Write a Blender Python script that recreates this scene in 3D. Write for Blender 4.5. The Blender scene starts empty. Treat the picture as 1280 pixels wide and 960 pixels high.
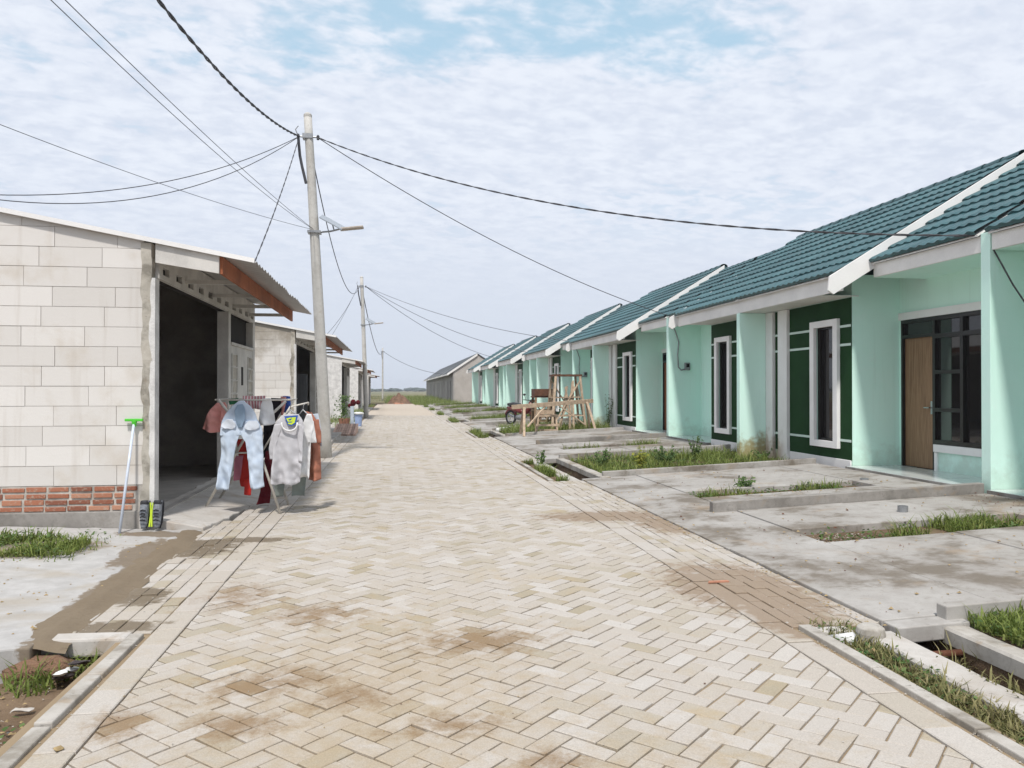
import bpy, math, random
from mathutils import Vector, noise as mnoise
random.seed(7)
R = math.radians
SC = bpy.context.scene
COL = SC.collection
# ------------------------------------------------------------------ camera
FPX, CH, VX, VY = 1000.0, 1.48, 492.0, 487.0
YAW = math.atan((640 - VX) / FPX)
SA, CA = math.sin(YAW), math.cos(YAW)
cam = bpy.data.cameras.new('camera')
cam.sensor_width = 36.0
cam.lens = FPX * 36.0 / 1280.0
cam.clip_start = 0.05
cam.clip_end = 6000
co = bpy.data.objects.new('camera', cam)
COL.objects.link(co)
co.location = (0, 0, CH)
co.rotation_euler = (R(90) + math.atan((VY - 480) / FPX), 0, -YAW)
SC.camera = co
# ------------------------------------------------------------------ light
SUN = Vector((-0.13, -0.62, 1.0)).normalized()
sun = bpy.data.lights.new('sun', 'SUN')
sun.energy = 2.1
sun.angle = R(4.0)
sun.color = (1.0, 0.955, 0.905)
so = bpy.data.objects.new('sun', sun)
COL.objects.link(so)
so.rotation_euler = (-SUN).to_track_quat('-Z', 'Y').to_euler()
SC.view_settings.view_transform = 'Standard'
SC.view_settings.look = 'None'
SC.view_settings.gamma = 1.0
SC.view_settings.exposure = 0.77


# ------------------------------------------------------------------ node helpers
class NT:
    def __init__(s, tree):
        s.t = tree

    def n(s, typ, ins=None, **at):
        d = s.t.nodes.new(typ)
        for k, v in at.items():
            setattr(d, k, v)
        for k, v in (ins or {}).items():
            sk = d.inputs[k]
            if isinstance(v, bpy.types.NodeSocket):
                s.t.links.new(v, sk)
            else:
                if sk.type == 'RGBA' and len(v) == 3:
                    v = (*v, 1)
                sk.default_value = v
        return d

    def m(s, op, a, b=0.0, clamp=False):
        return s.n('ShaderNodeMath', {0: a, 1: b}, operation=op, use_clamp=clamp).outputs[0]

    def vm(s, op, a, b=(0, 0, 0)):
        d = s.n('ShaderNodeVectorMath', {0: a, 1: b}, operation=op)
        return d.outputs[1] if op in ('LENGTH', 'DISTANCE', 'DOT_PRODUCT') else d.outputs[0]

    def mix(s, f, a, b, blend='MIX'):
        d = s.n('ShaderNodeMix', {0: f, 6: a, 7: b}, data_type='RGBA', blend_type=blend)
        return d.outputs[2]

    def noise(s, vec, scale, detail=3.0, rough=0.55, dist=0.0):
        return s.n('ShaderNodeTexNoise', {'Vector': vec, 'Scale': scale, 'Detail': detail, 'Roughness': rough,
                                          'Distortion': dist}).outputs[0]

    def rng(s, v, a, b, c=0.0, d=1.0):
        return s.n('ShaderNodeMapRange', {0: v, 1: a, 2: b, 3: c, 4: d}, interpolation_type='SMOOTHSTEP').outputs[0]

    def ramp(s, f, stops):
        d = s.n('ShaderNodeValToRGB', {0: f})
        e = d.color_ramp.elements
        while len(e) < len(stops):
            e.new(0.5)
        for i, (p, c) in enumerate(stops):
            e[i].position = p
            e[i].color = (*c, 1)
        return d.outputs[0]

    def blobs(s, pos, lst, wob, soft=0.35):
        """union of ellipses on the ground (cx, cy, rx, ry, angle) with an edge made ragged by noise"""
        acc = None
        for b in lst:
            cx, cy, rx, ry = b[:4]
            ang = b[4] if len(b) > 4 else 0.0
            v = s.vm('SUBTRACT', pos, (cx, cy, 0))
            if ang:
                v = s.n('ShaderNodeVectorRotate', {'Vector': v, 'Angle': -ang}, rotation_type='Z_AXIS').outputs[0]
            v = s.vm('MULTIPLY', v, (1 / rx, 1 / ry, 0))
            k = s.m('SUBTRACT', 1.0, s.vm('LENGTH', v))
            acc = k if acc is None else s.m('MAXIMUM', acc, k)
        return s.rng(s.m('ADD', acc, wob), 0.0, soft)


MATS = {}


def new_mat(name):
    m = bpy.data.materials.new(name)
    m.use_nodes = True
    m.node_tree.nodes.clear()
    t = NT(m.node_tree)
    MATS[name] = m
    return m, t


def finish(t, col, rough=0.8, bump=None, bstr=0.3, bdist=0.01, spec=0.3, metal=0.0, **kw):
    ins = {'Base Color': col, 'Roughness': rough, 'Specular IOR Level': spec, 'Metallic': metal}
    ins.update(kw)
    if bump is not None:
        b = t.n('ShaderNodeBump', {'Height': bump, 'Strength': bstr, 'Distance': bdist})
        ins['Normal'] = b.outputs[0]
    p = t.n('ShaderNodeBsdfPrincipled', ins)
    o = t.n('ShaderNodeOutputMaterial')
    t.t.links.new(p.outputs[0], o.inputs[0])


def POS(t):
    return t.n('ShaderNodeNewGeometry').outputs['Position']


def OBJRND(t):
    return t.n('ShaderNodeObjectInfo').outputs['Random']


def simple(name, c, rough=0.75, var=0.18, scale=6.0, c2=None, fine=60.0, bstr=0.15, spec=0.3, metal=0.0, orand=0.0,
           bdist=0.004):
    """plain procedural surface: two-scale noise varies the colour, fine noise gives relief"""
    m, t = new_mat(name)
    p = POS(t)
    n1 = t.noise(p, scale, 4, 0.6)
    n2 = t.noise(p, fine, 3, 0.6)
    c2 = c2 or tuple(x * (1 - var * 1.6) for x in c)
    f = t.rng(t.m('ADD', t.m('MULTIPLY', n1, 0.75), t.m('MULTIPLY', n2, 0.25)), 0.32, 0.68)
    col = t.mix(f, c2, c)
    if orand:
        col = t.mix(1.0, col, t.ramp(OBJRND(t), [(0, (1 - orand,) * 3), (1, (1 + orand * 0.4,) * 3)]), 'MULTIPLY')
    finish(t, col, rough, n2, bstr, bdist, spec, metal)
    return m


# ------------------------------------------------------------------ world: hazy sky with broken altocumulus
w = bpy.data.worlds.new('World')
SC.world = w
w.use_nodes = True
w.node_tree.nodes.clear()
t = NT(w.node_tree)
sky = t.n('ShaderNodeTexSky', sky_type='NISHITA', sun_disc=False, sun_elevation=math.asin(SUN.z),
          sun_rotation=math.atan2(SUN.x, SUN.y), air_density=1.0, dust_density=2.0, ozone_density=1.5)
gdir = t.n('ShaderNodeTexCoord').outputs['Generated']
sx = t.n('ShaderNodeSeparateXYZ', {0: gdir})
zz = t.m('MAXIMUM', sx.outputs[2], 0.0)
den = t.m('ADD', zz, 0.12)
pv = t.n('ShaderNodeCombineXYZ', {0: t.m('DIVIDE', sx.outputs[0], den), 1: t.m('DIVIDE', sx.outputs[1], den), 2: 0.0}).outputs[0]
pv = t.n('ShaderNodeVectorRotate', {'Vector': pv, 'Angle': R(-14)}, rotation_type='Z_AXIS').outputs[0]
st = t.vm('MULTIPLY', pv, (1.0, 1.25, 1.0))
big = t.noise(pv, 0.55, 4, 0.55)
mid = t.noise(st, 6.6, 4, 0.55, 0.3)
rip = t.noise(st, 17.0, 3, 0.55, 0.3)
cl = t.m('ADD', t.m('ADD', t.m('MULTIPLY', big, 0.75), t.m('MULTIPLY', mid, 0.40)), t.m('MULTIPLY', rip, 0.18))
gap = t.vm('LENGTH', t.vm('MULTIPLY', t.vm('SUBTRACT', pv, (0.74, 1.50, 0)), (1.3, 3.2, 0)))
gap2 = t.vm('LENGTH', t.vm('MULTIPLY', t.vm('SUBTRACT', pv, (0.30, 1.80, 0)), (1.6, 3.4, 0)))
cl = t.m('SUBTRACT', cl, t.m('MULTIPLY', t.rng(gap, 1.15, 0.1), 0.19))
cl = t.m('SUBTRACT', cl, t.m('MULTIPLY', t.rng(gap2, 1.2, 0.1), 0.12))
cover = t.rng(cl, 0.44, 0.62)
hz = t.rng(zz, 0.14, 0.40)
cover = t.m('MAXIMUM', cover, t.m('SUBTRACT', 1.0, hz))
shade = t.rng(t.m('ADD', t.m('MULTIPLY', mid, 0.62), t.m('MULTIPLY', rip, 0.50)), 0.40, 0.72)
shade = t.m('MULTIPLY', shade, t.rng(zz, 0.02, 0.30, 0.15, 1.0))
ccol = t.mix(shade, (4.2, 4.55, 5.25), (4.95, 5.25, 5.8))
low = t.rng(zz, 0.0, 0.22)
ccol = t.mix(low, (4.0, 4.35, 4.95), ccol)
blue = t.mix(0.75, sky.outputs[0], (3.2, 4.5, 5.35))
scol = t.mix(cover, blue, ccol)
bg = t.n('ShaderNodeBackground', {'Color': scol, 'Strength': 0.1})
wo = t.n('ShaderNodeOutputWorld')
t.t.links.new(bg.outputs[0], wo.inputs[0])


# ------------------------------------------------------------------ placement helpers (photograph pixel -> place)
def gnd(u, v, z=0.0):
    D = FPX * (CH - z) / (v - VY)
    L = (u - 640) / FPX * D
    return (L * CA + D * SA, D * CA - L * SA)


def atY(u, v, Y):
    k = (u - 640) / FPX
    D = Y / (CA - k * SA)
    return (D * (k * CA + SA), CH + (VY - v) / FPX * D)


def atX(u, v, X):
    k = (u - 640) / FPX
    D = X / (k * CA + SA)
    return (D * (CA - k * SA), CH + (VY - v) / FPX * D)


def lerp(a, b, f):
    return a + (b - a) * f


# ------------------------------------------------------------------ object helpers
WL = {}          # object name -> world location of its origin


def link(o, parent=None, loc=None):
    COL.objects.link(o)
    if parent is not None:
        o.parent = parent
        pw = WL[parent.name]
    else:
        pw = Vector((0, 0, 0))
    if loc is None:
        loc = pw
    loc = Vector(loc)
    o.location = loc - pw
    WL[o.name] = loc
    return o


def tag(o, label=None, cat=None, group=None, kind=None):
    if label:
        o['label'] = label
    if cat:
        o['category'] = cat
    if group:
        o['group'] = group
    if kind:
        o['kind'] = kind
    return o


def thing(name, loc, label, cat, group=None):
    o = bpy.data.objects.new(name, None)
    o.empty_display_size = 0.1
    link(o, None, loc)
    return tag(o, label, cat, group)


class MB:
    """collects geometry in world coordinates; build() makes one mesh object of it"""

    def __init__(s):
        s.v = []
        s.f = []
        s.c = []

    def add(s, vs, fs, c=None):
        b = len(s.v)
        s.v += [tuple(p) for p in vs]
        s.f += [tuple(i + b for i in f) for f in fs]
        if c is not None:
            s.c += [c] * len(fs)
        return s

    def box(s, x0, x1, y0, y1, z0, z1, c=None):
        x0, x1 = min(x0, x1), max(x0, x1)
        y0, y1 = min(y0, y1), max(y0, y1)
        z0, z1 = min(z0, z1), max(z0, z1)
        vs = [(x0, y0, z0), (x1, y0, z0), (x1, y1, z0), (x0, y1, z0), (x0, y0, z1), (x1, y0, z1), (x1, y1, z1), (x0, y1, z1)]
        return s.add(vs, [(0, 3, 2, 1), (4, 5, 6, 7), (0, 1, 5, 4), (1, 2, 6, 5), (2, 3, 7, 6), (3, 0, 4, 7)], c)

    def prism(s, poly, d0, d1, axis='y'):
        """polygon (a, b) extruded: axis y -> (x,z) polygon, axis x -> (y,z), axis z -> (x,y)"""
        n = len(poly)
        f = {'y': lambda a, b, d: (a, d, b), 'x': lambda a, b, d: (d, a, b), 'z': lambda a, b, d: (a, b, d)}[axis]
        vs = [f(a, b, d0) for a, b in poly] + [f(a, b, d1) for a, b in poly]
        fs = [tuple(range(n)), tuple(range(2 * n - 1, n - 1, -1))]
        fs += [(i, i + n, (i + 1) % n + n, (i + 1) % n) for i in range(n)]
        return s.add(vs, fs)

    def bar(s, a, b, w, h=None):
        """square timber / board between two points"""
        h = h or w
        a, b = Vector(a), Vector(b)
        d = (b - a).normalized()
        up = Vector((0, 0, 1)) if abs(d.z) < 0.9 else Vector((0, 1, 0))
        sd = d.cross(up).normalized() * (w / 2)
        u2 = sd.cross(d).normalized() * (h / 2)
        vs = [p + q for p in (a, b) for q in (-sd - u2, sd - u2, sd + u2, -sd + u2)]
        return s.add(vs, [(3, 2, 1, 0), (4, 5, 6, 7), (0, 1, 5, 4), (1, 2, 6, 5), (2, 3, 7, 6), (3, 0, 4, 7)])

    def tube(s, path, rad, n=8, cap=True):
        path = [Vector(p) for p in path]
        if not isinstance(rad, (list, tuple)):
            rad = [rad] * len(path)
        rings = []
        prev = None
        for i, p in enumerate(path):
            d = (path[min(i + 1, len(path) - 1)] - path[max(i - 1, 0)]).normalized()
            if prev is None:
                prev = d.orthogonal().normalized()
            prev = (prev - d * prev.dot(d)).normalized()
            q = d.cross(prev)
            rings.append([p + (prev * math.cos(2 * math.pi * k / n) + q * math.sin(2 * math.pi * k / n)) * rad[i] for k in range(n)])
        return s.loft(rings, cap)

    def loft(s, rings, cap=True):
        n = len(rings[0])
        vs = [p for r in rings for p in r]
        fs = []
        for i in range(len(rings) - 1):
            for k in range(n):
                fs.append((i * n + k, i * n + (k + 1) % n, (i + 1) * n + (k + 1) % n, (i + 1) * n + k))
        if cap:
            fs.append(tuple(range(n - 1, -1, -1)))
            fs.append(tuple((len(rings) - 1) * n + k for k in range(n)))
        return s.add(vs, fs)

    def lathe(s, c, prof, n=20):
        c = Vector(c)
        return s.loft([[c + Vector((r * math.cos(2 * math.pi * k / n), r * math.sin(2 * math.pi * k / n), z)) for k in range(n)]
                       for r, z in prof])

    def sphere(s, c, r, n=8, m=5, sq=(1, 1, 1)):
        c = Vector(c)
        rings = []
        for i in range(m + 1):
            a = math.pi * (i + 0.02) / (m + 0.04) - math.pi / 2
            rings.append([c + Vector((r * sq[0] * math.cos(a) * math.cos(2 * math.pi * k / n),
                                      r * sq[1] * math.cos(a) * math.sin(2 * math.pi * k / n), r * sq[2] * math.sin(a))) for k in range(n)])
        return s.loft(rings)

    def build(s, name, mat, parent=None, smooth=False, bevel=0.0, kind=None, loc=None):
        if parent is not None:
            base = WL[parent.name]
        elif loc is not None:
            base = Vector(loc)
        else:
            xs = [p[0] for p in s.v]
            ys = [p[1] for p in s.v]
            zs = [p[2] for p in s.v]
            base = Vector(((min(xs) + max(xs)) / 2, (min(ys) + max(ys)) / 2, min(zs)))
        me = bpy.data.meshes.new(name)
        me.from_pydata([(p[0] - base.x, p[1] - base.y, p[2] - base.z) for p in s.v], [], s.f)
        me.materials.append(MATS[mat] if isinstance(mat, str) else mat)
        if s.c:
            at = me.attributes.new('rnd', 'FLOAT', 'FACE')
            at.data.foreach_set('value', s.c)
        me.update()
        if smooth:
            me.polygons.foreach_set('use_smooth', [True] * len(me.polygons))
        o = bpy.data.objects.new(name, me)
        link(o, parent, base)
        if bevel:
            b = o.modifiers.new('bevel', 'BEVEL')
            b.width = bevel
            b.segments = 2
            b.limit_method = 'ANGLE'
        if kind:
            o['kind'] = kind
        return o


def box(name, mat, parent, *a, bevel=0.0):
    return MB().box(*a).build(name, mat, parent, bevel=bevel)


def inst(name, me, parent, loc, rot=None):
    o = bpy.data.objects.new(name, me)
    link(o, parent, loc)
    if rot:
        o.rotation_euler = rot
    return o


def mesh_of(name, mb, mat):
    me = bpy.data.meshes.new(name)
    me.from_pydata(mb.v, [], mb.f)
    me.materials.append(MATS[mat])
    me.update()
    return me


# ------------------------------------------------------------------ materials
# stains that belong to the road, in place
ROADSTAIN = [(*gnd(395, 768), 0.42, 0.38), (*gnd(345, 852), 0.5, 0.3, 0.3), (*gnd(300, 905), 0.35, 0.22), (*gnd(440, 868), 0.3, 0.25), (*gnd(690, 950), 0.22, 0.14),
             (*gnd(150, 905), 0.2, 0.3, 0.4), (*gnd(560, 905), 0.35, 0.18), (*gnd(600, 800), 0.6, 0.35), (*gnd(300, 745), 0.4, 0.5)]
MUD_R = [(*gnd(925, 735), 0.62, 1.1, 0.12), (*gnd(985, 775), 0.3, 0.7, 0.1), (2.75, 5.6, 0.35, 1.1), (*gnd(760, 645), 1.0, 0.5), (*gnd(840, 655), 0.5, 0.8)]
WET_L = [(-1.80, 7.85, 0.42, 0.50), (-1.80, 6.05, 0.24, 0.30), (-1.72, 5.30, 0.34, 0.16), (-2.06, 6.6, 0.13, 2.0), (-1.45, 8.15, 0.55, 0.17)]

m, t = new_mat('paver')
p = POS(t)
rnd = t.n('ShaderNodeAttribute', attribute_name='rnd').outputs['Fac']
n1 = t.noise(p, 0.9, 4, 0.6)
n2 = t.noise(p, 9.0, 4, 0.65)
n3 = t.noise(p, 140.0, 2, 0.6)
n4 = t.noise(p, 38.0, 4, 0.7)
base = t.ramp(rnd, [(0.0, (0.345, 0.30, 0.22)), (0.14, (0.40, 0.36, 0.295)), (0.4, (0.43, 0.388, 0.332)), (0.75, (0.445, 0.408, 0.362)), (1.0, (0.485, 0.455, 0.415))])
sand = t.rng(t.m('ADD', t.m('MULTIPLY', n1, 0.55), t.m('ADD', t.m('MULTIPLY', n2, 0.3), t.m('MULTIPLY', rnd, -0.18))), 0.38, 0.56)
col = t.mix(t.m('MULTIPLY', sand, 0.62), base, (0.42, 0.335, 0.215))
wob = t.m('ADD', t.m('ADD', t.m('MULTIPLY', t.m('SUBTRACT', n2, 0.5), 1.7), t.m('MULTIPLY', t.m('SUBTRACT', n4, 0.5), 1.1)), t.m('MULTIPLY', t.m('SUBTRACT', 0.55, rnd), 0.42))
dust = t.blobs(p, [(-0.1, 3.9, 1.5, 2.4), (0.6, 2.6, 1.8, 1.2)], t.m('MULTIPLY', t.m('SUBTRACT', n2, 0.5), 2.2), 1.1)
col = t.mix(t.m('MULTIPLY', dust, 0.55), col, (0.36, 0.275, 0.165))
sm = t.blobs(p, ROADSTAIN, wob, 1.05)
col = t.mix(t.m('MULTIPLY', sm, 0.80), col, (0.23, 0.15, 0.08))
wob2 = t.m('MULTIPLY', t.m('SUBTRACT', n2, 0.5), 1.5)
mr = t.blobs(p, MUD_R, wob2, 0.45)
col = t.mix(t.m('MULTIPLY', mr, 0.9), col, t.mix(n1, (0.24, 0.165, 0.105), (0.31, 0.25, 0.19)))
wl = t.blobs(p, WET_L, wob2, 0.3)
col = t.mix(t.m('MULTIPLY', wl, 0.92), col, t.mix(n2, (0.13, 0.098, 0.062), (0.20, 0.16, 0.11)))
col = t.mix(0.35, col, t.ramp(n3, [(0.3, (0.6, 0.6, 0.6)), (0.7, (1.25, 1.25, 1.25))]), 'MULTIPLY')
rough = t.m('SUBTRACT', 0.9, t.m('MULTIPLY', wl, 0.35))
finish(t, col, rough, t.m('ADD', t.m('MULTIPLY', n3, 0.5), t.m('ADD', n2, n4)), 0.55, 0.005, 0.25)

m, t = new_mat('road_bed')
p = POS(t)
n1 = t.noise(p, 1.3, 4, 0.6)
n2 = t.noise(p, 60.0, 3, 0.6)
sx = t.n('ShaderNodeSeparateXYZ', {0: p})
far = t.rng(sx.outputs[1], 40.0, 46.0)
nr = t.mix(n1, (0.24, 0.175, 0.105), (0.33, 0.26, 0.175))
fr = t.mix(n1, (0.43, 0.365, 0.29), (0.49, 0.43, 0.36))
wl = t.blobs(p, WET_L, t.m('MULTIPLY', t.m('SUBTRACT', n1, 0.5), 1.5), 0.3)
nr = t.mix(t.m('MULTIPLY', t.blobs(p, ROADSTAIN + [(-0.1, 3.9, 1.6, 2.4)], t.m('MULTIPLY', t.m('SUBTRACT', n1, 0.5), 1.5), 0.8), 0.7), nr, (0.155, 0.10, 0.052))
col = t.mix(t.m('MULTIPLY', wl, 0.8), t.mix(far, nr, fr), (0.12, 0.09, 0.058))
finish(t, col, 0.95, n2, 0.6, 0.006, 0.15)


def concrete(name, c1, c2, dark, scale=0.9, amount=0.7, tint=(0.30, 0.22, 0.14)):
    m, t = new_mat(name)
    p = POS(t)
    n1 = t.noise(p, scale, 5, 0.62, 0.4)
    n2 = t.noise(p, scale * 5.2, 5, 0.68)
    n3 = t.noise(p, 120.0, 3, 0.6)
    n4 = t.noise(t.vm('ADD', p, (31, 7, 3)), scale * 1.4, 4, 0.6, 0.8)
    col = t.mix(t.rng(n2, 0.3, 0.7), c1, c2)
    col = t.mix(t.m('MULTIPLY', t.rng(t.m('ADD', t.m('MULTIPLY', n1, 0.62), t.m('MULTIPLY', n2, 0.38)), 0.455, 0.60), amount), col, dark)
    col = t.mix(t.m('MULTIPLY', t.rng(n4, 0.56, 0.72), 0.55), col, tint)
    spots = t.rng(t.noise(p, 22.0, 3, 0.7), 0.63, 0.70)
    col = t.mix(t.m('MULTIPLY', spots, 0.35), col, (0.10, 0.085, 0.07))
    finish(t, col, 0.88, t.m('ADD', t.m('MULTIPLY', n3, 0.4), n2), 0.45, 0.006, 0.25)
    return m


concrete('concrete', (0.325, 0.305, 0.28), (0.43, 0.415, 0.39), (0.17, 0.145, 0.115), 0.8, 0.95)
concrete('concrete_mid', (0.38, 0.355, 0.315), (0.49, 0.465, 0.425), (0.19, 0.165, 0.13), 1.8, 0.75)
concrete('concrete_pale', (0.44, 0.415, 0.38), (0.54, 0.515, 0.48), (0.34, 0.30, 0.25), 1.6, 0.6)
concrete('concrete_dark', (0.24, 0.225, 0.205), (0.34, 0.32, 0.295), (0.13, 0.12, 0.105), 1.6, 0.7)
concrete('pole_concrete', (0.47, 0.455, 0.42), (0.56, 0.545, 0.51), (0.33, 0.31, 0.275), 2.5, 0.5, (0.40, 0.36, 0.30))
concrete('render_grey', (0.27, 0.26, 0.245), (0.36, 0.345, 0.325), (0.19, 0.18, 0.165), 0.6, 0.6, (0.3, 0.27, 0.24))
concrete('gable_render', (0.40, 0.37, 0.335), (0.47, 0.44, 0.40), (0.30, 0.275, 0.245), 0.5, 0.6, (0.36, 0.32, 0.27))
concrete('mould_wall', (0.40, 0.37, 0.315), (0.52, 0.49, 0.43), (0.16, 0.145, 0.115), 1.5, 0.8)

m, t = new_mat('slab')         # left forecourt slab with the muddy wash along its edge
p = POS(t)
n1 = t.noise(p, 1.1, 5, 0.62, 0.4)
n2 = t.noise(p, 6.0, 5, 0.68)
n3 = t.noise(p, 110.0, 3, 0.6)
col = t.mix(t.rng(n2, 0.3, 0.7), (0.37, 0.36, 0.345), (0.455, 0.445, 0.43))
col = t.mix(t.m('MULTIPLY', t.rng(n1, 0.5, 0.66), 0.55), col, (0.34, 0.29, 0.22))
tf = t.blobs(p, [(-3.25, 7.7, 0.75, 0.52)], t.m('MULTIPLY', t.m('SUBTRACT', n2, 0.5), 2.0), 0.5)
col = t.mix(t.m('MULTIPLY', tf, 0.8), col, (0.20, 0.155, 0.10))
wl = t.blobs(p, WET_L + [(-2.2, 7.5, 0.2, 0.7), (-2.35, 8.45, 0.4, 0.18)], t.m('MULTIPLY', t.m('SUBTRACT', n2, 0.5), 1.5), 0.2)
col = t.mix(t.m('MULTIPLY', wl, 0.9), col, t.mix(n2, (0.14, 0.105, 0.068), (0.21, 0.165, 0.115)))
finish(t, col, 0.85, t.m('ADD', t.m('MULTIPLY', n3, 0.4), n2), 0.5, 0.008, 0.25)

m, t = new_mat('mud_wash')
p = POS(t)
n1 = t.noise(p, 2.2, 5, 0.62)
n2 = t.noise(p, 26.0, 4, 0.68)
col = t.mix(n1, (0.155, 0.118, 0.078), (0.225, 0.18, 0.125))
col = t.mix(t.m('MULTIPLY', t.rng(n2, 0.5, 0.7), 0.4), col, (0.14, 0.105, 0.07))
finish(t, col, 0.8, n2, 0.6, 0.008, 0.25)

m, t = new_mat('soil')
p = POS(t)
n1 = t.noise(p, 0.8, 5, 0.62)
n2 = t.noise(p, 12.0, 5, 0.7)
sx = t.n('ShaderNodeSeparateXYZ', {0: p})
near = t.mix(t.rng(n1, 0.35, 0.65), (0.105, 0.068, 0.042), (0.19, 0.135, 0.088))
near = t.mix(t.m('MULTIPLY', t.rng(n2, 0.5, 0.7), 0.4), near, (0.10, 0.07, 0.045))
nf = t.noise(p, 0.03, 4, 0.6)
fieldc = t.mix(t.rng(nf, 0.4, 0.6), (0.11, 0.125, 0.05), (0.23, 0.20, 0.12))
far = t.rng(t.m('ADD', sx.outputs[1], t.m('MULTIPLY', n1, 30.0)), 95.0, 125.0)
finish(t, t.mix(far, near, fieldc), 0.95, n2, 0.9, 0.03, 0.15)

m, t = new_mat('aerated_block')
p = POS(t)
rnd = OBJRND(t)
n1 = t.noise(p, 2.2, 5, 0.6)
n2 = t.noise(p, 90.0, 3, 0.6)
base = t.ramp(rnd, [(0, (0.60, 0.575, 0.54)), (0.5, (0.645, 0.62, 0.585)), (1, (0.68, 0.655, 0.62))])
col = t.mix(t.m('MULTIPLY', t.rng(n1, 0.5, 0.72), 0.45), base, (0.50, 0.44, 0.36))
sx = t.n('ShaderNodeSeparateXYZ', {0: p})
streak = t.noise(t.n('ShaderNodeCombineXYZ', {0: t.m('MULTIPLY', sx.outputs[0], 7.0), 1: 0.0, 2: t.m('MULTIPLY', sx.outputs[2], 0.5)}).outputs[0], 1.0, 3, 0.6)
col = t.mix(t.m('MULTIPLY', t.rng(streak, 0.56, 0.70), 0.28), col, (0.47, 0.425, 0.37))
mask = t.m('MULTIPLY', t.rng(sx.outputs[1], 19.0, 20.0), t.rng(t.m('ADD', sx.outputs[2], t.m('MULTIPLY', t.m('SUBTRACT', n1, 0.5), 1.6)), 2.25, 2.95))
col = t.mix(t.m('MULTIPLY', mask, 0.75), col, t.mix(n1, (0.30, 0.25, 0.18), (0.14, 0.12, 0.09)))
finish(t, col, 0.92, n2, 0.35, 0.003, 0.15)

simple('mortar', (0.54, 0.505, 0.45), 0.95, 0.25, 8, bstr=0.5)
simple('mortar_joint', (0.50, 0.46, 0.41), 0.95, 0.2, 8, bstr=0.4)

m, t = new_mat('brick')
p = POS(t)
rnd = OBJRND(t)
n2 = t.noise(p, 35.0, 4, 0.65)
base = t.ramp(rnd, [(0, (0.21, 0.085, 0.055)), (0.5, (0.34, 0.135, 0.08)), (1, (0.44, 0.235, 0.155))])
col = t.mix(t.m('MULTIPLY', t.rng(n2, 0.52, 0.68), 0.6), base, (0.42, 0.35, 0.28))
finish(t, col, 0.9, n2, 0.7, 0.006, 0.2)

m, t = new_mat('mint')
p = POS(t)
n1 = t.noise(p, 0.9, 4, 0.6)
n2 = t.noise(p, 80.0, 3, 0.6)
n3 = t.noise(p, 5.0, 4, 0.65)
col = t.mix(t.rng(n1, 0.3, 0.7), (0.65, 0.93, 0.82), (0.69, 0.945, 0.845))
sx = t.n('ShaderNodeSeparateXYZ', {0: p})
stk = t.noise(t.n('ShaderNodeCombineXYZ', {0: t.m('MULTIPLY', sx.outputs[0], 9.0), 1: t.m('MULTIPLY', sx.outputs[1], 9.0), 2: t.m('MULTIPLY', sx.outputs[2], 0.45)}).outputs[0], 1.0, 4, 0.62)
col = t.mix(t.m('MULTIPLY', t.rng(stk, 0.54, 0.74), 0.20), col, (0.50, 0.70, 0.60))
col = t.mix(t.m('MULTIPLY', t.rng(t.noise(p, 2.6, 5, 0.65, 0.6), 0.54, 0.70), 0.14), col, (0.80, 0.93, 0.88))
low = t.rng(t.m('ADD', sx.outputs[2], t.m('MULTIPLY', t.m('SUBTRACT', n3, 0.5), -1.1)), 0.70, 0.20)
col = t.mix(t.m('MULTIPLY', low, 0.42), col, (0.40, 0.50, 0.40))
# mossy, rusty splash on the foot of the wing wall by the weed bed (and on the next one)
mo = None
for (yy, k) in ((14.9, 1.0), (26.6, 0.7)):
    d = t.m('ABSOLUTE', t.m('SUBTRACT', sx.outputs[1], yy))
    a = t.rng(d, 0.75, 0.2)
    a = t.m('MULTIPLY', a, k)
    mo = a if mo is None else t.m('MAXIMUM', mo, a)
mz = t.rng(t.m('ADD', sx.outputs[2], t.m('MULTIPLY', t.m('SUBTRACT', n3, 0.5), -1.0)), 0.66, 0.28)
col = t.mix(t.m('MULTIPLY', t.m('MULTIPLY', mo, mz), 0.85), col, t.mix(n3, (0.46, 0.33, 0.10), (0.20, 0.17, 0.06)))
finish(t, col, 0.6, t.m('ADD', t.m('MULTIPLY', n2, 0.25), t.noise(p, 3.5, 3, 0.55)), 0.30, 0.012, 0.3)

m, t = new_mat('white_paint')
p = POS(t)
n1 = t.noise(p, 2.0, 4, 0.6)
n2 = t.noise(p, 70.0, 3, 0.6)
n3 = t.noise(p, 5.0, 4, 0.65)
sx = t.n('ShaderNodeSeparateXYZ', {0: p})
col = t.mix(t.rng(n1, 0.3, 0.7), (0.79, 0.78, 0.765), (0.85, 0.845, 0.83))
d = t.rng(t.m('ABSOLUTE', t.m('SUBTRACT', sx.outputs[1], 14.6)), 0.6, 0.2)
mz = t.rng(t.m('ADD', sx.outputs[2], t.m('MULTIPLY', t.m('SUBTRACT', n3, 0.5), -1.2)), 0.75, 0.32)
col = t.mix(t.m('MULTIPLY', t.m('MULTIPLY', d, mz), 0.7), col, (0.36, 0.25, 0.14))
finish(t, col, 0.55, n2, 0.1, 0.003, 0.35)

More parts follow.
